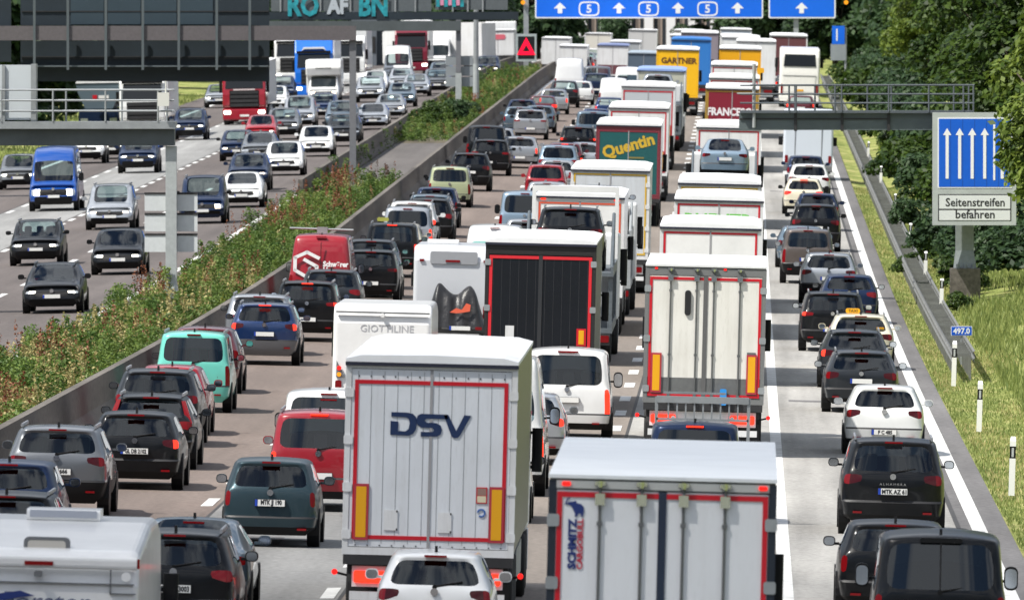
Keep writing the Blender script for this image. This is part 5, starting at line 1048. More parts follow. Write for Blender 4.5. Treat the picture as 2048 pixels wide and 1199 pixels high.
for (x, z, m) in ((-.56, 1.62, 0), (.24, 1.60, 0)):
    b = MB(); b.box(x - .10, x + .10, -.006, .008, z - .15, z + .15, 0); b.box(x + .08, x + .10, -.012, -.004, z + .12, z + .15, 1); b.box(x + .08, x + .10, -.012, -.004, z - .15, z - .12, 1); b.build('hatch_plate', [TRUCKW, INK], r)
b = MB(); b.box(.70, .86, -.004, .009, 1.90, 2.14, 0); b.box(.715, .845, -.006, -.003, 2.02, 2.125, 1); b.box(.715, .845, -.006, -.003, 1.915, 2.01, 2); b.build('sticker', [REDT, mat('sticker_brown', (.28, .17, .14), .5), mat('sticker_cream', (.66, .60, .42), .5)], r)
b = MB(); n = 14
for i in range(n):
    a0, a1 = -2.2 + 5.2 * i / n, -2.2 + 5.2 * (i + 1) / n; q = [(.78 + rr * math.cos(a), 1.76 + rr * math.sin(a)) for a in (a0, a1) for rr in (.042, .064)]; b.prism([q[0], q[1], q[3], q[2]], -.004, .009, 'y')
b.build('round_sticker', mat('sticker_blue', (.04, .13, .4), .5), r)
b = MB()
for i in range(13): x = -1.08 + .18 * i; b.box(x - .010, x + .010, .004, .02, 3.735, 3.755); b.box(x - .010, x + .010, .004, .02, 1.235, 1.25)
b.build('rivets', INK, r)['kind'] = 'stuff'
car('small', 868, 'white', 'white small car with dark rear window following close behind the DSV lorry', s=141, W=1.72, brake=0)
car('small', 966, 'silver', 'small silver car squeezed between the DSV lorry and the white high-roof van', s=111, W=1.74)
v = van('hvan', 986, 'white', 'white high-roof van mostly hidden by the DSV lorry', s=105, brake=1, H=2.65)
car('hatch', 1048, 'silver', 'silver car behind the white minibus, partly hidden by the high-roof van', s=98, brake=1, W=1.76)
c = van('van', 1135, 'white', 'silver white minibus with a large dark rear window right of the lorry', y=878, W=1.94, brake=1)
b = MB(); b.box(-.22, .22, .13, .2, 1.905, 1.935); b.build('roof_brake_light', TAIL, c)
blk = mat('black_curtain', (.007, .009, .013), .5, noise=.2, nscale=.6, spec=.25)
r = lorry('lorry', *at(1081, s=87), 'black backed lorry with bright red border and white roof', lod=0, door=blk, frame=mat('black_frame', (.013, .012, .012), .55), joints=6, topbar=.26, tape=mat('red_border', (.62, .02, .03), .4), tape_w=.07, tape_inset=.02, boards=False, centre_m=mat('seal_black', (.02, .022, .026), .6), side=mat('side_dark', (.05, .052, .055), .5), grooves=True, taped=('t', 'l', 'r'))
b = MB(); b.box(.86, 1.08, -.02, .0, 1.62, 2.02, 0); b.box(.91, 1.03, -.026, -.019, 1.66, 1.98, 1); b.build('marker_board', [REDT, MARKY], r); b = MB(); b.box(-.78, -.58, -.012, .006, 1.75, 2.05); b.build('white_plate', TRUCKW, r)
X, D = at(1135, s=76); transporter('car_transporter', X, D, 'white framed car transporter carrying a black sport utility car, ahead of the black backed lorry', W=2.35, L=11, arch=WHITE, top=4.55)
car('suv', 1135, 'black', 'black sport utility car riding on the upper deck of the white framed transporter', s=75.6, dz=2.46, glassm=PRIV)
r = lorry('lorry', *at(1159, s=70), 'white lorry with red border and two red top lamps, ahead of the white framed transporter', lod=1, topbar=.12, tape=mat('orange_red_tape', (.62, .09, .04), .4), lit=1, door=WHITE)
for x in (-1.05, 1.05): b = MB(); b.box(x - .07, x + .07, -.03, .0, 3.85, 3.95); b.build('top_lamp', BRK, r)
X, D = at(1185, s=66.3); transporter('car_transporter', X, D, 'dark car transporter carrying a pale car with a blue reflecting window', W=2.3, L=8, top=4.0, frame=mat('pale_frame', (.3, .32, .33), .5)); car('sedan', 1192, 'silver', 'pale car with blue reflecting window on the upper deck of the dark transporter', s=66.0, dz=2.46)
r = lorry('lorry', *at(1220, s=62), 'pale lorry with yellow reflective border in the second lorry lane', lod=0, tape=YELT, door=door_mat('door_grey', (.56, .59, .62), .45, .25), boards=False, hinges=4)
r = lorry('lorry', *at(1257, s=51), 'dark green lorry with slanted yellow Quentin lettering', lod=1, door=mat('petrol_green', (.006, .085, .088), .5, noise=.1), frame=mat('wine_frame', (.16, .025, .035), .5), tape_w=.045, tape=mat('wine_tape', (.22, .02, .04), .5), boards=False, topbar=.2, tape_inset=.0, taped=('t', 'b', 'l', 'r'))
lettering('Quentin', .46, (0, .001, 3.12), mat('ochre_letter', (.55, .36, .03), .5), r, .025, .98, roll=.30); b = MB(); b.box(0, .62, .003, .011, 2.66, 2.72); b.build('lettering_line', mat('ochre_dim', (.22, .18, .05), .5), r)
r = lorry('lorry', *at(1277, s=47), 'white lorry with red trim right ahead of the dark green lorry', lod=1, topbar=.1); b = MB()
for i in range(5): b.box(-.55 + .24 * i, -.38 + .24 * i, .003, .011, 3.22 + .03 * (i % 2), 3.36)
b.build('red_lettering', REDT, r)
lorry('lorry', *at(1296, s=42), 'grey white lorry with faint red border, second ahead of the dark green lorry', lod=1, door=mat('door_dull', (.44, .47, .5), .5), topbar=.16)
X, D = at(1315, s=39); transporter('car_transporter', X, D, 'far car transporter with a silver car on top, behind the yellow lorry', W=2.4, L=10); car('hatch', 1313, 'silver', 'silver car riding on the far car transporter behind the yellow lorry', s=38.9, dz=2.46)
lorry('lorry', *at(1322, s=38.3), 'lorry with a blue roof and grey sides just behind the yellow lorry', lod=1, roof=mat('roof_blue', (.22, .32, .58), .5), door=mat('door_olive', (.4, .4, .33), .5), tape=None, boards=False)
yel = mat('lorry_yellow', (.82, .45, .005), .45, noise=.05); r = lorry('lorry', *at(1355, s=33.3), 'bright yellow lorry with dark GARTNER lettering', lod=2, door=yel, frame=yel, side=mat('side_black', (.05, .05, .05), .5), tape=None, boards=False, topbar=.08); lettering('GARTNER', .34, (.10, .001, 3.30), mat('letter_brown', (.12, .05, .01), .5), r, .02, 1.0)
lb_ = mat('lorry_blue', (.02, .16, .48), .5); lorry('lorry', *at(1382, s=31), 'bright blue lorry half hidden to the right of the yellow one', lod=2, door=lb_, frame=lb_, side=lb_, roof=lb_, tape=None, boards=False)
lorry('lorry', *at(1399, s=29.3), 'purplish grey lorry seen between the blue and the orange-yellow lorries', lod=2, door=mat('mauve', (.22, .19, .22), .6), frame=MATS['mauve'], side=MATS['mauve'], tape=None, boards=False)
# --- third lane
m_ = motorhome('motorhome', *at(88, s=163), 'white motorhome with a roof hatch cut off by the bottom left corner', W=2.30, H=2.66, L=7.2, rise=.24)
b = MB(); b.rbox(-.42, .50, 3.4, 4.2, 2.65, 2.80, .05, 0, 'x'); b.box(-.38, .46, 3.385, 3.4, 2.70, 2.79, 1); b.build('roof_hatch', [WHITE, mat('skylight_grey', (.35, .37, .42), .3)], m_)
b = MB(); b.rbox(-1.15, 1.13, -.07, .06, 2.20, 2.36, .05, 0, 'x'); b.build('rear_coaming', WHITE, m_); b = MB(); b.box(-.25, .1, -.09, -.065, 2.24, 2.29); b.build('high_brake_light', TAIL, m_)
b = MB(); b.rbox(-.13, -.03, -.14, .02, 2.10, 2.17, .02); b.build('rear_camera', GREYPL, m_); b = MB(); b.rbox(-.30, .27, .55, .70, 2.38, 2.56, .06, 1); b.rbox(-.25, .22, .54, .56, 2.39, 2.52, .04, 0); b.build('rear_skylight', [mat('pane_beige', (.5, .47, .42), .3), GREYPL], m_)
b = MB(); b.box(-1.1, 1.1, -.012, .03, 2.015, 2.03); b.box(.80, .815, -.012, .03, 1.9, 2.2); b.box(.80, 1.12, -.012, .03, 1.9, 1.915); b.box(-1.12, 1.12, -.008, .03, 1.2, 1.215); b.build('panel_seam', GREYPL, m_); b = MB(); b.lathe([(-.02, .06), (.02, .06)], (1.0, -.05, 2.12), 'y', 12); b.build('cap', WHITE, m_)
b = MB(); b.box(1.08, 1.16, -.02, .06, 2.22, 2.34); b.build('marker_light', TAIL, m_)
lettering('Forster', .22, (.02, .012, 1.80), mat('logo_greyblue', (.10, .12, .2), .5), m_, .0, 1.2, .15); b = MB(); b.prism([(-.75, 1.74), (-.55, 1.88), (-.30, 1.92), (-.12, 1.86), (-.28, 1.84), (-.5, 1.80)], -.008, .004, 'y'); b.build('emblem', MATS['logo_navy'], m_)
car('suv', 345, 'black', 'black sport utility car with plate GG GT 3003 beside the motorhome', s=140, plate='GG GT 3003', W=1.84, H=1.64)
car('sedan', 378, 'steel', 'grey blue saloon ahead of the black car with plate GG GT 3003', s=133.5)
car('small2', 543, 'slate', 'dark teal grey hatchback with plate MTK JJ 190 alone in the third lane', y=1091, plate='MTK JJ 190', W=1.66, H=1.50)
v = van('kangoo', 636, 'red', 'red delivery van with lit lamps left of the DSV lorry', s=109.5, brake=2, W=1.84)
b = MB(); b.box(-.01, .01, .0, .05, .6, 1.1); b.build('door_gap', INK, v)
c = van('van', 655, 'white', 'white minibus directly ahead of the red delivery van', s=104.5, H=1.88, W=1.90); b = MB(); b.box(-.16, .16, .12, .18, 1.78, 1.81); b.build('roof_brake_light', TAIL, c)
m_ = motorhome('motorhome', *at(764, s=92), 'blank white motorhome with faint GIOTTILINE lettering', W=2.14, H=2.82)
lettering('GIOTTILINE', .16, (.10, .0215, 2.30), mat('faint_grey', (.42, .42, .44), .5), m_, 0, 1.0); b = MB(); b.box(-1.02, 1.02, -.03, .06, 2.62, 2.66); b.build('top_trim', GREYPL, m_)
b = MB(); b.lathe([(-.06, .04), (.03, .06)], (0, -.02, 2.58), 'y', 10); b.build('rear_camera', WHITE, m_); b = MB(); b.prism([(-.98, 1.22), (-.98, 1.58), (-.78, 1.22)], -.04, .0, 'y'); b.build('lamp_triangle', GREYPL, m_)
for z, mm in ((1.42, TAILON), (1.28, AMB)): b = MB(); b.lathe([(-.02, .05), (.02, .05)], (-.92, -.04, z), 'y', 12); b.build('round_lamp', mm, m_)
m_ = motorhome('motorhome', *at(905, s=73), 'silver white motorhome with black covered bicycles on the back', W=2.14, H=2.78, body=mat('pearl_grey', (.58, .60, .63), .35, .1, .4))
b = MB(); b.rbox(-.62, .68, -.02, .02, 2.28, 2.62, .06); b.build('rear_window', mat('light_grey_panel', (.30, .31, .33), .25), m_); b = MB(); b.rbox(-.20, .20, -.04, -.015, 2.33, 2.39, .02); b.build('high_brake_light', TAIL, m_)
for sx in (-.85, .9): b = MB(); b.box(sx - .06, sx + .06, -.02, .03, 2.34, 2.40); b.build('marker_light', TAIL, m_)
b = MB(); b.rbox(-.75, .10, 2.0, 3.0, 2.77, 2.90, .05, 0, 'x'); b.build('roof_hatch', WHITE, m_)
X, D = at(905, s=73); bk = empty('covered_bicycles', (0, 0, 0), 'black tarpaulin wrapped over bicycles at the back of the silver white motorhome', 'cover'); set_on_road(bk, X, D - .78, lean=1.2)
vs = []; nx, ny = 15, 7; rz = [.7, 1.0, 1.5, 1.82, 1.76, 1.64, 1.54, 1.47, 1.48, 1.6, 1.73, 1.76, 1.55, 1.2, .75]
for j in range(ny):
    for i in range(nx):
        t = j / (ny - 1); x = -.75 + 1.62 * i / (nx - 1); z = .55 + (rz[i] - .55) * (math.sin(t * math.pi) ** .45) if 0 < j < ny - 1 else .55; vs.append((x + .03 * math.sin(3.1 * i + j), .95 * t - .2 + .05 * math.sin(i * 1.9), z + .02 * math.sin(i * 5 + 2 * j)))
b = MB(); b.add(vs, [(j * nx + i, j * nx + i + 1, (j + 1) * nx + i + 1, (j + 1) * nx + i) for j in range(ny - 1) for i in range(nx - 1)]); b.build('tarpaulin', mat('black_tarp', (.02, .02, .022), .35, noise=.3, nscale=5, bump=.5), bk, True).modifiers.new('smooth', 'SUBSURF').render_levels = 2
b = MB(); b.prism([(-.05, .98), (.12, 1.10), (.28, 1.06), (.40, 1.24), (.52, 1.20), (.50, 1.02), (.30, .98), (.12, .96)], -.10, -.085, 'y'); b.v = [(q[0], q[1] - .14, q[2]) for q in b.v]; b.build('reflective_patch', mat('orange_red', (.7, .12, .06), .4), bk)
b = MB(); b.box(-.05, .52, -.30, -.28, .50, .61, 0); b.box(-.05, .0, -.305, -.299, .5, .61, 1); b.build('plate_board', [PLATE, PLBLUE], bk); b = MB(); b.box(.66, .84, -.30, -.26, .52, .6); b.build('taillight', TAIL, bk)
v = van('hvan', 988, 'white', 'white camper van with a mint coloured rear window, behind the covered bicycles', s=64, H=2.35, glassm=mat('mint_pane', (.25, .55, .5), .15))
van('van', 1049, 'ice', 'pale blue van in the third lane left of the white framed transporter', s=54.5)
car('hatch', 1052, 'silver', 'silver hatchback just behind the pale blue van', s=57)
car('hatch', 1054, 'steel', 'blue grey car with two red lamps beside the white framed transporter', s=60, brake=1)
car('hatch', 1093, 'silver', 'light roofed car just behind the red van-like car in the third lane', s=50.3, brake=0)
car('mpv', 1091, 'red', 'red people carrier with a big dark rear window in the third lane', s=48.2, W=1.78)
car('hatch', 1113, 'silver', 'silver car ahead of the red people carrier', s=46.2); car('mpv', 1116, 'ice', 'pale tall car between the silver one and the dark red one', s=44.6)
car('hatch', 1129, 'wine', 'dark red car with bright brake lights left of the green lorry', s=43.2, brake=2); car('small', 1168, 'silver', 'light grey car squeezed between the dark red car and the green lorry', s=43)
car('suv', 1156, 'black', 'black sport utility car left of the green lorry roof', s=40.8, brake=1)
car('van', 1186, 'steel', 'steel blue van ahead of the black sport utility car in the third lane', s=38.3, H=1.75); car('estate', 1192, 'blue', 'dark blue estate car above the steel blue van', s=36.8)
car('hatch', 1219, 'blue', 'blue car with red brake lamp in front of the tiny white camper', s=34.8, brake=2); car('kangoo', 1227, 'white', 'tiny white camper with a yellow rear mark', s=33.4, H=2.2, glassm=C_['white'])
van('hvan', 1258, 'white', 'white high van with red side lamp far up the third lane', s=31.6, H=2.3, brake=1); van('van', 1194, 'grey', 'grey van in the hazy distance left of the white high van', s=30.6)
lorry('lorry', *at(1226, s=29), 'far white lorry with a blue roof and maroon lower doors', lod=2, zs=.72, lower=(.9, mat('dusk_maroon', (.13, .04, .05), .6)), tape=None, boards=False, roof=mat('roof_dull_blue', (.16, .2, .36), .5)); lorry('lorry', *at(1251, s=28), 'far grey lorry right of the one with the blue roof', lod=2, zs=.72, door=mat('far_grey', (.32, .34, .36), .6), tape=None, boards=False)
lorry('lorry', *at(1288, s=30), 'far dark blue grey lorry just left of the yellow lorry', lod=2, zs=.68, door=mat('far_blue_grey', (.07, .10, .14), .6), side=MATS['far_blue_grey'], roof=mat('roof_steel', (.3, .36, .42), .5), frame=MATS['far_blue_grey'], tape=None, boards=False)
# --- leftmost departing lane
car('suv', 6, 'black', 'black car cut off by the left edge, just above the motorhome roof', s=128.5, H=1.5); car('hatch', 12, 'navy', 'dark blue black car at the left edge ahead of the other cut-off black car', s=120)
car('suv', 116, 'grey', 'grey sport utility car with plate B FJ 6666 in the leftmost lane', y=1031, plate='B FJ 6666', H=1.61)
car('hatch', 272, 'black', 'black hatchback with plate GL DB 2102 in the leftmost lane', y=977, plate='GL DB 2102', brake=1)
c = car('estate', 302, 'black', 'black estate with tall red lamps along its rear window, ahead of plate GL DB 2102', y=936, brake=0)
for sx in (-1, 1): b = MB(); b.add([(sx * .60, .40, 1.36), (sx * .68, .44, 1.36), (sx * .84, .10, .93), (sx * .72, .06, .93), (sx * .60, .5, 1.36), (sx * .68, .54, 1.36), (sx * .84, .2, .93), (sx * .72, .16, .93)], [(0, 1, 2, 3), (4, 7, 6, 5), (0, 4, 5, 1), (1, 5, 6, 2), (2, 6, 7, 3), (3, 7, 4, 0)]); b.build('pillar_light', TAIL, c)
car('suv', 312, 'anth', 'dark roofed car with rails between the red hatchback and the black estate', s=96, H=1.6)
car('small', 343, 'red', 'red small hatchback with striped roof behind the turquoise car', y=868, W=1.66)
c = car('kangoo', 388, 'turq', 'turquoise van-like family car beside the concrete barrier', y=823, W=1.74, H=1.82, trim=C_['turq']); lettering('Berlingo', .07, (.44, KIT['kangoo']['yr'] + .03, .82), INK, c, name='model_badge')
car('hatch', 406, 'wine', 'wine coloured car half hidden by the turquoise car', s=84, H=1.58)
car('suv', 530, 'blue', 'blue crossover with lit brake lights and silver bumper trim', y=729, brake=2, H=1.60, W=1.82, trim=C_['grey']); car('suv', 517, 'silver', 'silver car with roof rails half hidden by the blue crossover', s=75.6, H=1.6)
car('suv', 615, 'black', 'black sport utility car with vertical red lamps behind the red lettered van', y=682, brake=2, W=1.82)
car('suv', 660, 'anth', 'dark grey sport utility car directly at the tail of the red lettered van', s=69.8)
v = van('hvan', 641, 'red', 'red high van with a white hexagonal S emblem and Schwörer Haus lettering', s=67, H=2.32, W=1.98, glassm=C_['red'], emblem=False)
yv = KIT['hvan']['yr'] - .01
def hexS(x, z, s):
    P = [(.82, .62), (.0, 1.0), (-.86, .55), (-.86, -.5), (-.15, -.95), (-.15, -.95)]; b = MB(); t = .13
    for (a, c) in (((.85, .55), (.0, 1.0)), ((.0, 1.0), (-.86, .55)), ((-.86, .55), (-.86, -.45)), ((-.86, -.45), (.0, -.98)), ((.0, -.98), (.72, -.55)), ((.72, -.55), (.72, -.12)), ((.72, -.12), (-.18, .40))):
        a, c = Vector(a), Vector(c); d = (c - a).normalized(); n = Vector((-d.y, d.x)) * t; a = a - d * t * .6; c = c + d * t * .6
        b.prism([(x + s * q.x, z + s * q.y) for q in (a + n, a - n, c - n, c + n)], yv, yv + .012, 'y')
    return b
hexS(-.42, 1.62, .42).build('emblem', mat('logo_white', (.8, .8, .8), .4), v); lettering('Schwörer', .17, (.46, yv, 1.66), MATS['logo_white'], v, .012, .82); lettering('Haus', .17, (.28, yv, 1.46), MATS['logo_white'], v, .012, .82)
b = MB(); b.box(-.01, .01, yv, yv + .03, .7, 2.4); b.build('door_gap', INK, v)
b = MB(); b.tube((-1.0, .9, 2.82), (.95, .9, 2.80), .035); b.box(-.16, .16, .85, .95, 2.68, 2.88); b.build('roof_bar', STEEL, v)
car('suv', 742, 'black', 'black car with a white number plate right of the red lettered van', y=604, W=1.80, H=1.62)
car('hatch', 747, 'green', 'green hatchback with a red lamp right of the red lettered van', s=64.0, W=1.74); car('suv', 741, 'anth', 'dark car with a raised brake lamp above the green hatchback', s=62.4, brake=1, H=1.58)
car('jeep', 783, 'black', 'black boxy car with bright brake lights and a roof rail, behind the dark taxi', s=60.3, brake=2)
c = car('hatch', 795, 'cream', 'pale taxi with an olive roof sign ahead of the black boxy car', s=58.8, cat='taxi', H=1.55); top_box(c, -.75, -.35, 1.2, 1.32, 1.53, 1.66, mat('olive_sign', (.25, .26, .05), .5), 'roof_sign')
car('kangoo', 814, 'silver', 'silver van-like car with a glowing brake lamp in the leftmost lane', s=57.2, brake=1); car('mpv', 823, 'white', 'white car with a round orange red lamp ahead of the silver van-like car', s=55.6, brake=1)
car('suv', 858, 'black', 'black sport utility car in the clear gap left of the pale blue van', y=487); car('suv', 859, 'steel', 'grey blue roofed car directly ahead of the black car in the gap', s=53.6, H=1.6)
car('hatch', 872, 'navy', 'navy car with right tail lamp visible behind the lime green car', s=52, H=1.55)
car('kangoo', 900, 'lime', 'pale lime green boxy car in the leftmost lane', y=414, H=1.66, W=1.78); car('suv', 898, 'steel', 'grey roofed car immediately ahead of the pale lime green car', s=48.6, H=1.6)
car('suv', 940, 'black', 'black car with a dark red lamp beside the concrete barrier ahead of the lime car', y=382); car('suv', 981, 'black', 'black car with small white plate left of the silver braking car', y=351)
car('hatch', 1040, 'silver', 'silver hatchback with one bright brake lamp', y=336, brake=1)
van('van', 972, 'black', 'black van with a large rear window hugging the concrete barrier', s=42.3); car('hatch', 996, 'silver', 'silver car peeking out from behind the black van', s=41, H=1.55, brake=1)
car('suv', 1061, 'silver', 'white silver crossover in the middle of the far left lane', y=279, H=1.6); car('hatch', 1079, 'steel', 'steel grey car with a red lamp, right behind the far red-lit car', s=36.6)
car('hatch', 1038, 'steel', 'grey car hard against the far barrier, left of the white silver crossover', s=36.9); car('hatch', 1043, 'navy', 'dark car against the far barrier ahead of the grey one', s=35.5, brake=1)
car('hatch', 1085, 'wine', 'far dark car with bright red rear lights and pale roof', s=34.7, brake=2); car('hatch', 1107, 'silver', 'far silver car with an orange red lamp and light roof', s=33.6, brake=1); car('suv', 1128, 'anth', 'far dark car ahead of the silver car with the orange lamp', s=32.5)
car('hatch', 1159, 'white', 'far white car at the end of the leftmost departing lane', s=32); van('hvan', 1139, 'white', 'far white box-like van at the end of the leftmost departing lane', s=30.8, H=2.5, glassm=C_['white']); car('suv', 1192, 'navy', 'far dark blue car with red lamps right of the far white car', s=31, brake=2)
lorry('lorry', *at(1147, s=28), 'far pale lorry above the end of the leftmost lane', lod=2, zs=.62, tape=None, boards=False); lorry('lorry', *at(1112, s=26.8), 'farthest white lorry beside the warning display', lod=2, zs=.68, tape=None, boards=False)

FQ = [(-12.3, 948, 'hatch', 'silver'), (-12.1, 966, 'suv', 'navy'), (-12.4, 983, 'estate', 'white'), (-12.2, 1001, 'hatch', 'wine'), (-12.3, 1019, 'suv', 'silver'), (-12.1, 1040, 'hatch', 'steel'), (-8.6, 936, 'suv', 'silver'), (-8.5, 955, 'hatch', 'navy'), (-8.7, 1012, 'hatch', 'white'), (-8.5, 1030, 'suv', 'grey'), (-8.6, 1050, 'estate', 'red'), (-12.2, 1060, 'mpv', 'white'), (2.7, 905, 'hatch', 'silver'), (2.6, 925, 'suv', 'white'), (2.7, 1010, 'hatch', 'white')]
for i, (x_, d_, k_, c_) in enumerate(FQ): make_car('car', k_, x_, d_, C_[c_], 'tiny car in the far end of the departing queue below the blue signs', 'car', 'tiny cars at the far end of the departing queue', False, 2, brake=(i % 3 == 0))
for i, (x_, d_, z_) in enumerate(((-8.4, 1085, .8), (-4.6, 1000, .8), (-4.5, 1040, .85), (-.8, 985, .85), (-.9, 1035, .9), (-12.1, 1095, .7))): lorry('lorry', x_, d_, 'tiny pale lorry in the last rows below the blue signs', lod=2, zs=z_, tape=None, boards=False, group='tiny lorries in the last rows', door=mat('far_door_%d' % (i % 3), [(.5, .5, .5), (.3, .34, .4), (.6, .58, .52)][i % 3], .6))
# --- oncoming carriageway, fronts towards us
car('estate', 105, 'black', 'black estate with lit headlamps nearest on the oncoming side', y=626, on=True, W=1.80, head=1); car('hatch', 236, 'black', 'black hatchback with lit headlamps beside the pole with grey panels', y=549, on=True)
car('suv', 72, 'black', 'black crossover with light strip headlamps behind the nearest oncoming estate', y=531, on=True, H=1.55, W=1.82); car('mpv', 220, 'silver', 'silver people carrier with warm headlamps on the oncoming side', y=459, on=True, head=2, H=1.72, W=1.88)
v = van('hvan', 107, 'vanblue', 'bright blue high-roof van with lit headlamps on the oncoming side', y=422, on=True, H=2.6)
car('hatch', 36, 'grey', 'grey hatchback with slim lit headlamps left of the bright blue van', y=379, on=True, H=1.55); car('suv', 276, 'navy', 'dark blue sport utility car with bright headlamps under the near gantry beam', y=346, on=True, W=1.9)
car('suv', 173, 'white', 'white car with dark bumper partly behind the bright blue van', y=327, on=True); car('hatch', 222, 'black', 'black car mostly hidden under the near gantry beam', y=318, on=True)
car('kangoo', 405, 'navy', 'dark blue van-like car with one warm headlamp right of the grey pole panels', y=447, on=True, head=2, trim=C_['navy']); car('sedan', 483, 'white', 'white saloon with bright headlamps and black grille on the oncoming side', y=415, on=True, W=1.86)
car('suv', 497, 'navy', 'dark blue sport utility car with warm lamps behind the white saloon', y=381, on=True, head=2, H=1.6); car('hatch', 568, 'white', 'white smooth-nosed electric car with slit headlamps', y=351, on=True, H=1.55, W=1.88)
car('hatch', 632, 'white', 'white hatchback with warm headlamps left of the tall gantry post', y=313, on=True, head=2); car('suv', 687, 'anth', 'dark sport utility car half behind the tall gantry post', y=293, on=True, head=0, W=1.86)
car('sedan', 745, 'silver', 'silver saloon to the right of the tall gantry post', y=259, on=True, head=0); car('estate', 518, 'grey', 'grey car behind the dark blue one with warm lamps', y=326, on=True, head=0); car('small', 474, 'navy', 'dark small car with one warm headlamp below the red lorry', y=322, on=True, head=2)
car('small', 522, 'red', 'red small car with red mirrors right of the red lorry', y=287, on=True); car('suv', 566, 'grey', 'grey car with a lit headlamp behind the red small car', y=279, on=True); car('mpv', 598, 'silver', 'silver people carrier with dark windscreen right of the grey car', y=258, on=True, head=2, H=1.85)
car('hatch', 645, 'blue', 'blue car with two pale windscreen reflections, left of the tall gantry post', y=238, on=True, head=0); car('suv', 683, 'steel', 'steel blue car roof just behind the dark sport utility car at the post', y=262, on=True, head=0)
car('suv', 379, 'navy', 'dark car with one bright headlamp just right of the near gantry railing', y=280, on=True); car('sedan', 780, 'silver', 'silver saloon with a bright headlamp near the median bushes', y=238, on=True, head=2); car('hatch', 803, 'steel', 'steel blue car with a white lamp behind the silver saloon', y=214, on=True)
car('suv', 740, 'silver', 'grey silver car with a bright white headlamp above the silver saloon', y=205, on=True); car('hatch', 750, 'white', 'white low car behind the grey silver one', y=186, on=True, head=0); car('estate', 832, 'silver', 'far silver estate beneath the dark red lorry', y=193, on=True, head=0); car('suv', 874, 'grey', 'far grey car with sparkling lamps left of the small sign backs', y=188, on=True)
car('hatch', 882, 'steel', 'far steel coloured car roof above the grey car with sparkling lamps', y=166, on=True, head=0); car('hatch', 547, 'white', 'white car right behind the red lorry', y=221, on=True, head=0); car('suv', 562, 'navy', 'dark blue car in front of the white box lorry', y=204, on=True, head=0)
car('suv', 975, 'navy', 'far dark blue car just right of the tall pale mast', y=158, on=True); car('hatch', 437, 'silver', 'silver car sliver left of the red lorry', y=216, on=True); car('hatch', 803, 'silver', 'far silver car in front of the white oncoming van', y=180, on=True, head=0)
def on_lorry(p, s, label, cab, side=None, **k):
    X, D = at(p, s=s); return lorry('lorry', X, D, label, flip=True, lod=2 if s < 33 else 1, cab=cab, side=side, group='oncoming lorries', **k)
r = on_lorry(487, 35, 'red lorry with bright headlamps on the oncoming side', paint('lorry_red', (.30, .006, .02)), cab_h=3.6, H=3.6)
b = MB(); yc = 13.6 + 2.9; b.box(-.62, .62, yc + .03, yc + .055, 1.98, 2.06); b.build('badge', mat('badge_pale', (.6, .5, .5), .4), r)
on_lorry(283, 37, 'white lorry cab behind the near gantry railing', C_['white'], cab_h=3.7)
X, D = at(197, s=36.5); r = empty('tipper_lorry', (0, 0, 0), 'grey blue tipper body with a red and white badge left of the white lorry cab', 'lorry', 'oncoming lorries'); set_on_road(r, X, D + 9, True)
b = MB(); b.prism([(-1.25, 2.9), (1.25, 2.9), (1.15, 2.4), (.75, 1.5), (-.75, 1.5), (-1.15, 2.4)], 0, 8.2); b.build('tipper_body', mat('tipper_silver', (.12, .165, .20), .4, .3), r); b = MB(); b.prism([(-1.27, 2.92), (1.27, 2.92), (1.2, 3.06), (-1.2, 3.06)], -.05, 8.25); b.build('tarpaulin', ROOFW, r); b = MB(); b.box(-1.1, 1.1, .2, 8.6, .7, 1.45); b.build('chassis', C_['navy'], r); b = MB(); b.box(-.55, .02, 8.2, 8.23, 2.06, 2.24, 0); b.box(.10, .34, 8.2, 8.23, 2.05, 2.26, 1); b.build('badge', [PLATE, REDT], r)
for sx in (-1, 1):
    for y in (1.2, 2.6, 7.4): rigid_wheel(r, sx * 1.0, y, .48, .34, 1)
for sx in (-1, 1): b = MB(); b.rbox(sx * .8 - .2, sx * .8 + .2, 8.6, 8.65, .8, 1.0, .04); b.build('headlight', HEADOFF, r)
r = on_lorry(627, 31, 'bright blue lorry cab with white lettering band on the oncoming side', paint('lorry_bright_blue', (.004, .14, .62)), cab_h=3.85); b = MB(); b.prism([(-.80, 3.16), (-.65, 3.40), (.65, 3.40), (.80, 3.16), (.6, 3.28), (-.6, 3.28)], 16.5 - .42, 16.5 - .18, 'y'); b.build('white_band', SWHITE, r)
r = on_lorry(822, 26.5, 'dark red lorry cab with tall roof on the oncoming side', paint('lorry_dark_red', (.17, .006, .025)), cab_h=3.75)
r = van('hvan', 647, 'white', 'white camper with an overcab bulge left of the tall gantry post', y=207, on=True, H=2.2, head=2); soft_box('overcab', WHITE, r, -1.12, 1.12, [(0, .75), (0, 3.3), (4.9, 3.3), (5.25, 2.7), (5.1, 2.1), (4.2, 2.0), (3.9, .75)], .1); b = MB(); b.box(-.5, .5, 5.17, 5.24, 2.62, 2.68); b.build('skylight', BLACKPL, r)
on_lorry(583, 28.5, 'white box lorry in the oncoming queue below the blue lorry', C_['white'], H=3.1, cab_h=3.05)
on_lorry(694, 28.8, 'white lorry cab half hidden by the tall gantry post', C_['white'], cab_h=3.5)
r = van('hvan', 795, 'white', 'white high-roof van in front of the dark red lorry', y=166, on=True, head=0); van('hvan', 876, 'white', 'far white van right of the dark red lorry', s=25.8, on=True, head=0)
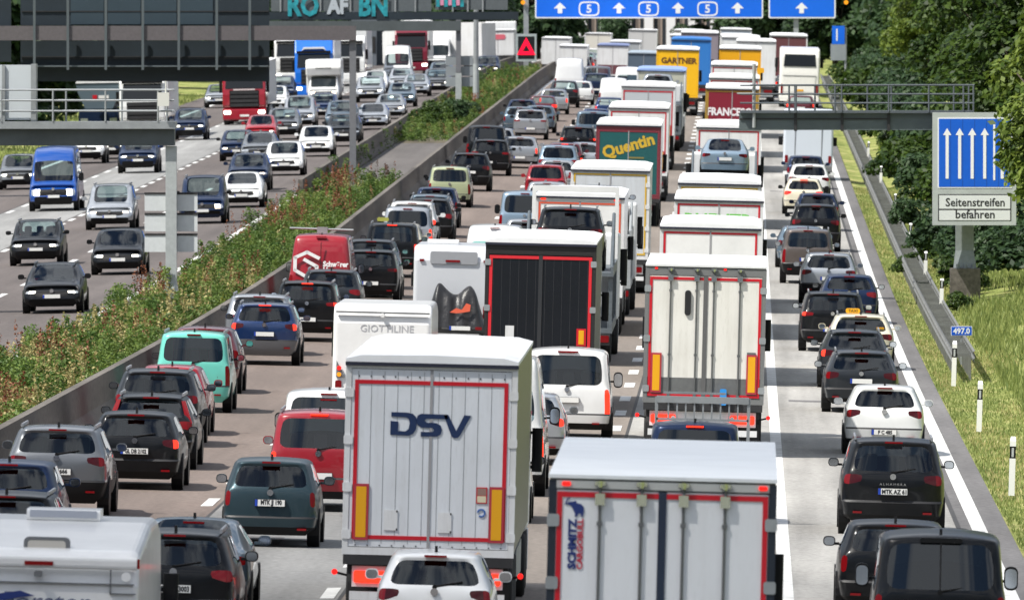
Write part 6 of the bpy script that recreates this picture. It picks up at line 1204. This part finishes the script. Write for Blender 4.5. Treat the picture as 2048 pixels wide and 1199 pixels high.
lorry('lorry', *at(995, s=25.3), 'far white lorry with a red badge right of the mast', lod=2, H=3.1, flip=False, tape=None, boards=False, frame=TRUCKW); X, D = at(995, s=25.3); b = MB(); b.rbox(-.62, .62, -.02, .0, 2.35, 2.75, .15); o = b.build('red_badge', mat('pale_red', (.6, .12, .16), .5), bpy.data.objects[[q.name for q in bpy.data.objects if q.get('label', '').startswith('far white lorry with a red badge')][0]])
for X_, D_, yw, lb in ((px(905, 1045), 1052, 1.15, 'far white articulated lorry seen nearly side-on behind the small sign backs'), (px(935, 1110), 1115, 1.15, 'farther pale lorry side on the left of the mast')):
    r = empty('lorry', (0, 0, 0), lb, 'lorry'); set_on_road(r, X_, D_, False, 0, yw); b = MB(); b.box(-1.27, 1.27, -3, 3.6, 1.0, 3.7); b.build('cargo_box', TRUCKW, r); b = MB(); b.box(-1.2, 1.2, -2.8, 3.4, .55, 1.0); b.build('chassis', CHAS, r); b = MB(); b.rbox(-1.2, 1.2, 3.9, 5.6, .6, 3.2, .2, 0, 'x'); b.build('cab', TRUCKW, r)
    for sx in (-1, 1):
        for y in (-1.8, 4.6): rigid_wheel(r, sx * 1.0, y, .48, .34, 1)

# ---------------------------------------------------------------- a thin cloud whose shadow lies over the nearest stretch
CLM = bpy.data.materials.new('thin_cloud'); CLM.use_nodes = True; t = CLM.node_tree; t.nodes.clear()
o_ = t.nodes.new('ShaderNodeOutputMaterial'); ms = t.nodes.new('ShaderNodeMixShader'); ms.inputs[0].default_value = .10; tr = t.nodes.new('ShaderNodeBsdfTransparent'); tl = t.nodes.new('ShaderNodeBsdfTranslucent'); tl.inputs[0].default_value = (.9, .9, .92, 1)
t.links.new(tr.outputs[0], ms.inputs[1]); t.links.new(tl.outputs[0], ms.inputs[2]); t.links.new(ms.outputs[0], o_.inputs[0])
bm = bmesh.new(); cr = random.Random(5)
for i in range(34):
    gx, gy = cr.uniform(-90, 60), cr.uniform(-90, 205); zc_ = cr.uniform(395, 420); k = zc_ / sd.z
    rx, ry, rz_ = cr.uniform(40, 62), cr.uniform(32, 52), cr.uniform(7, 12)
    bmesh.ops.create_icosphere(bm, subdivisions=3, radius=1, matrix=Matrix.Translation((gx + sd.x * k, gy + sd.y * k, zc_)) @ Matrix.Diagonal((rx, ry, rz_, 1)))
me = bpy.data.meshes.new('cloud'); bm.to_mesh(me); bm.free(); me.polygons.foreach_set('use_smooth', [True] * len(me.polygons)); tag(obj('cloud', me, None, CLM), kind='structure')
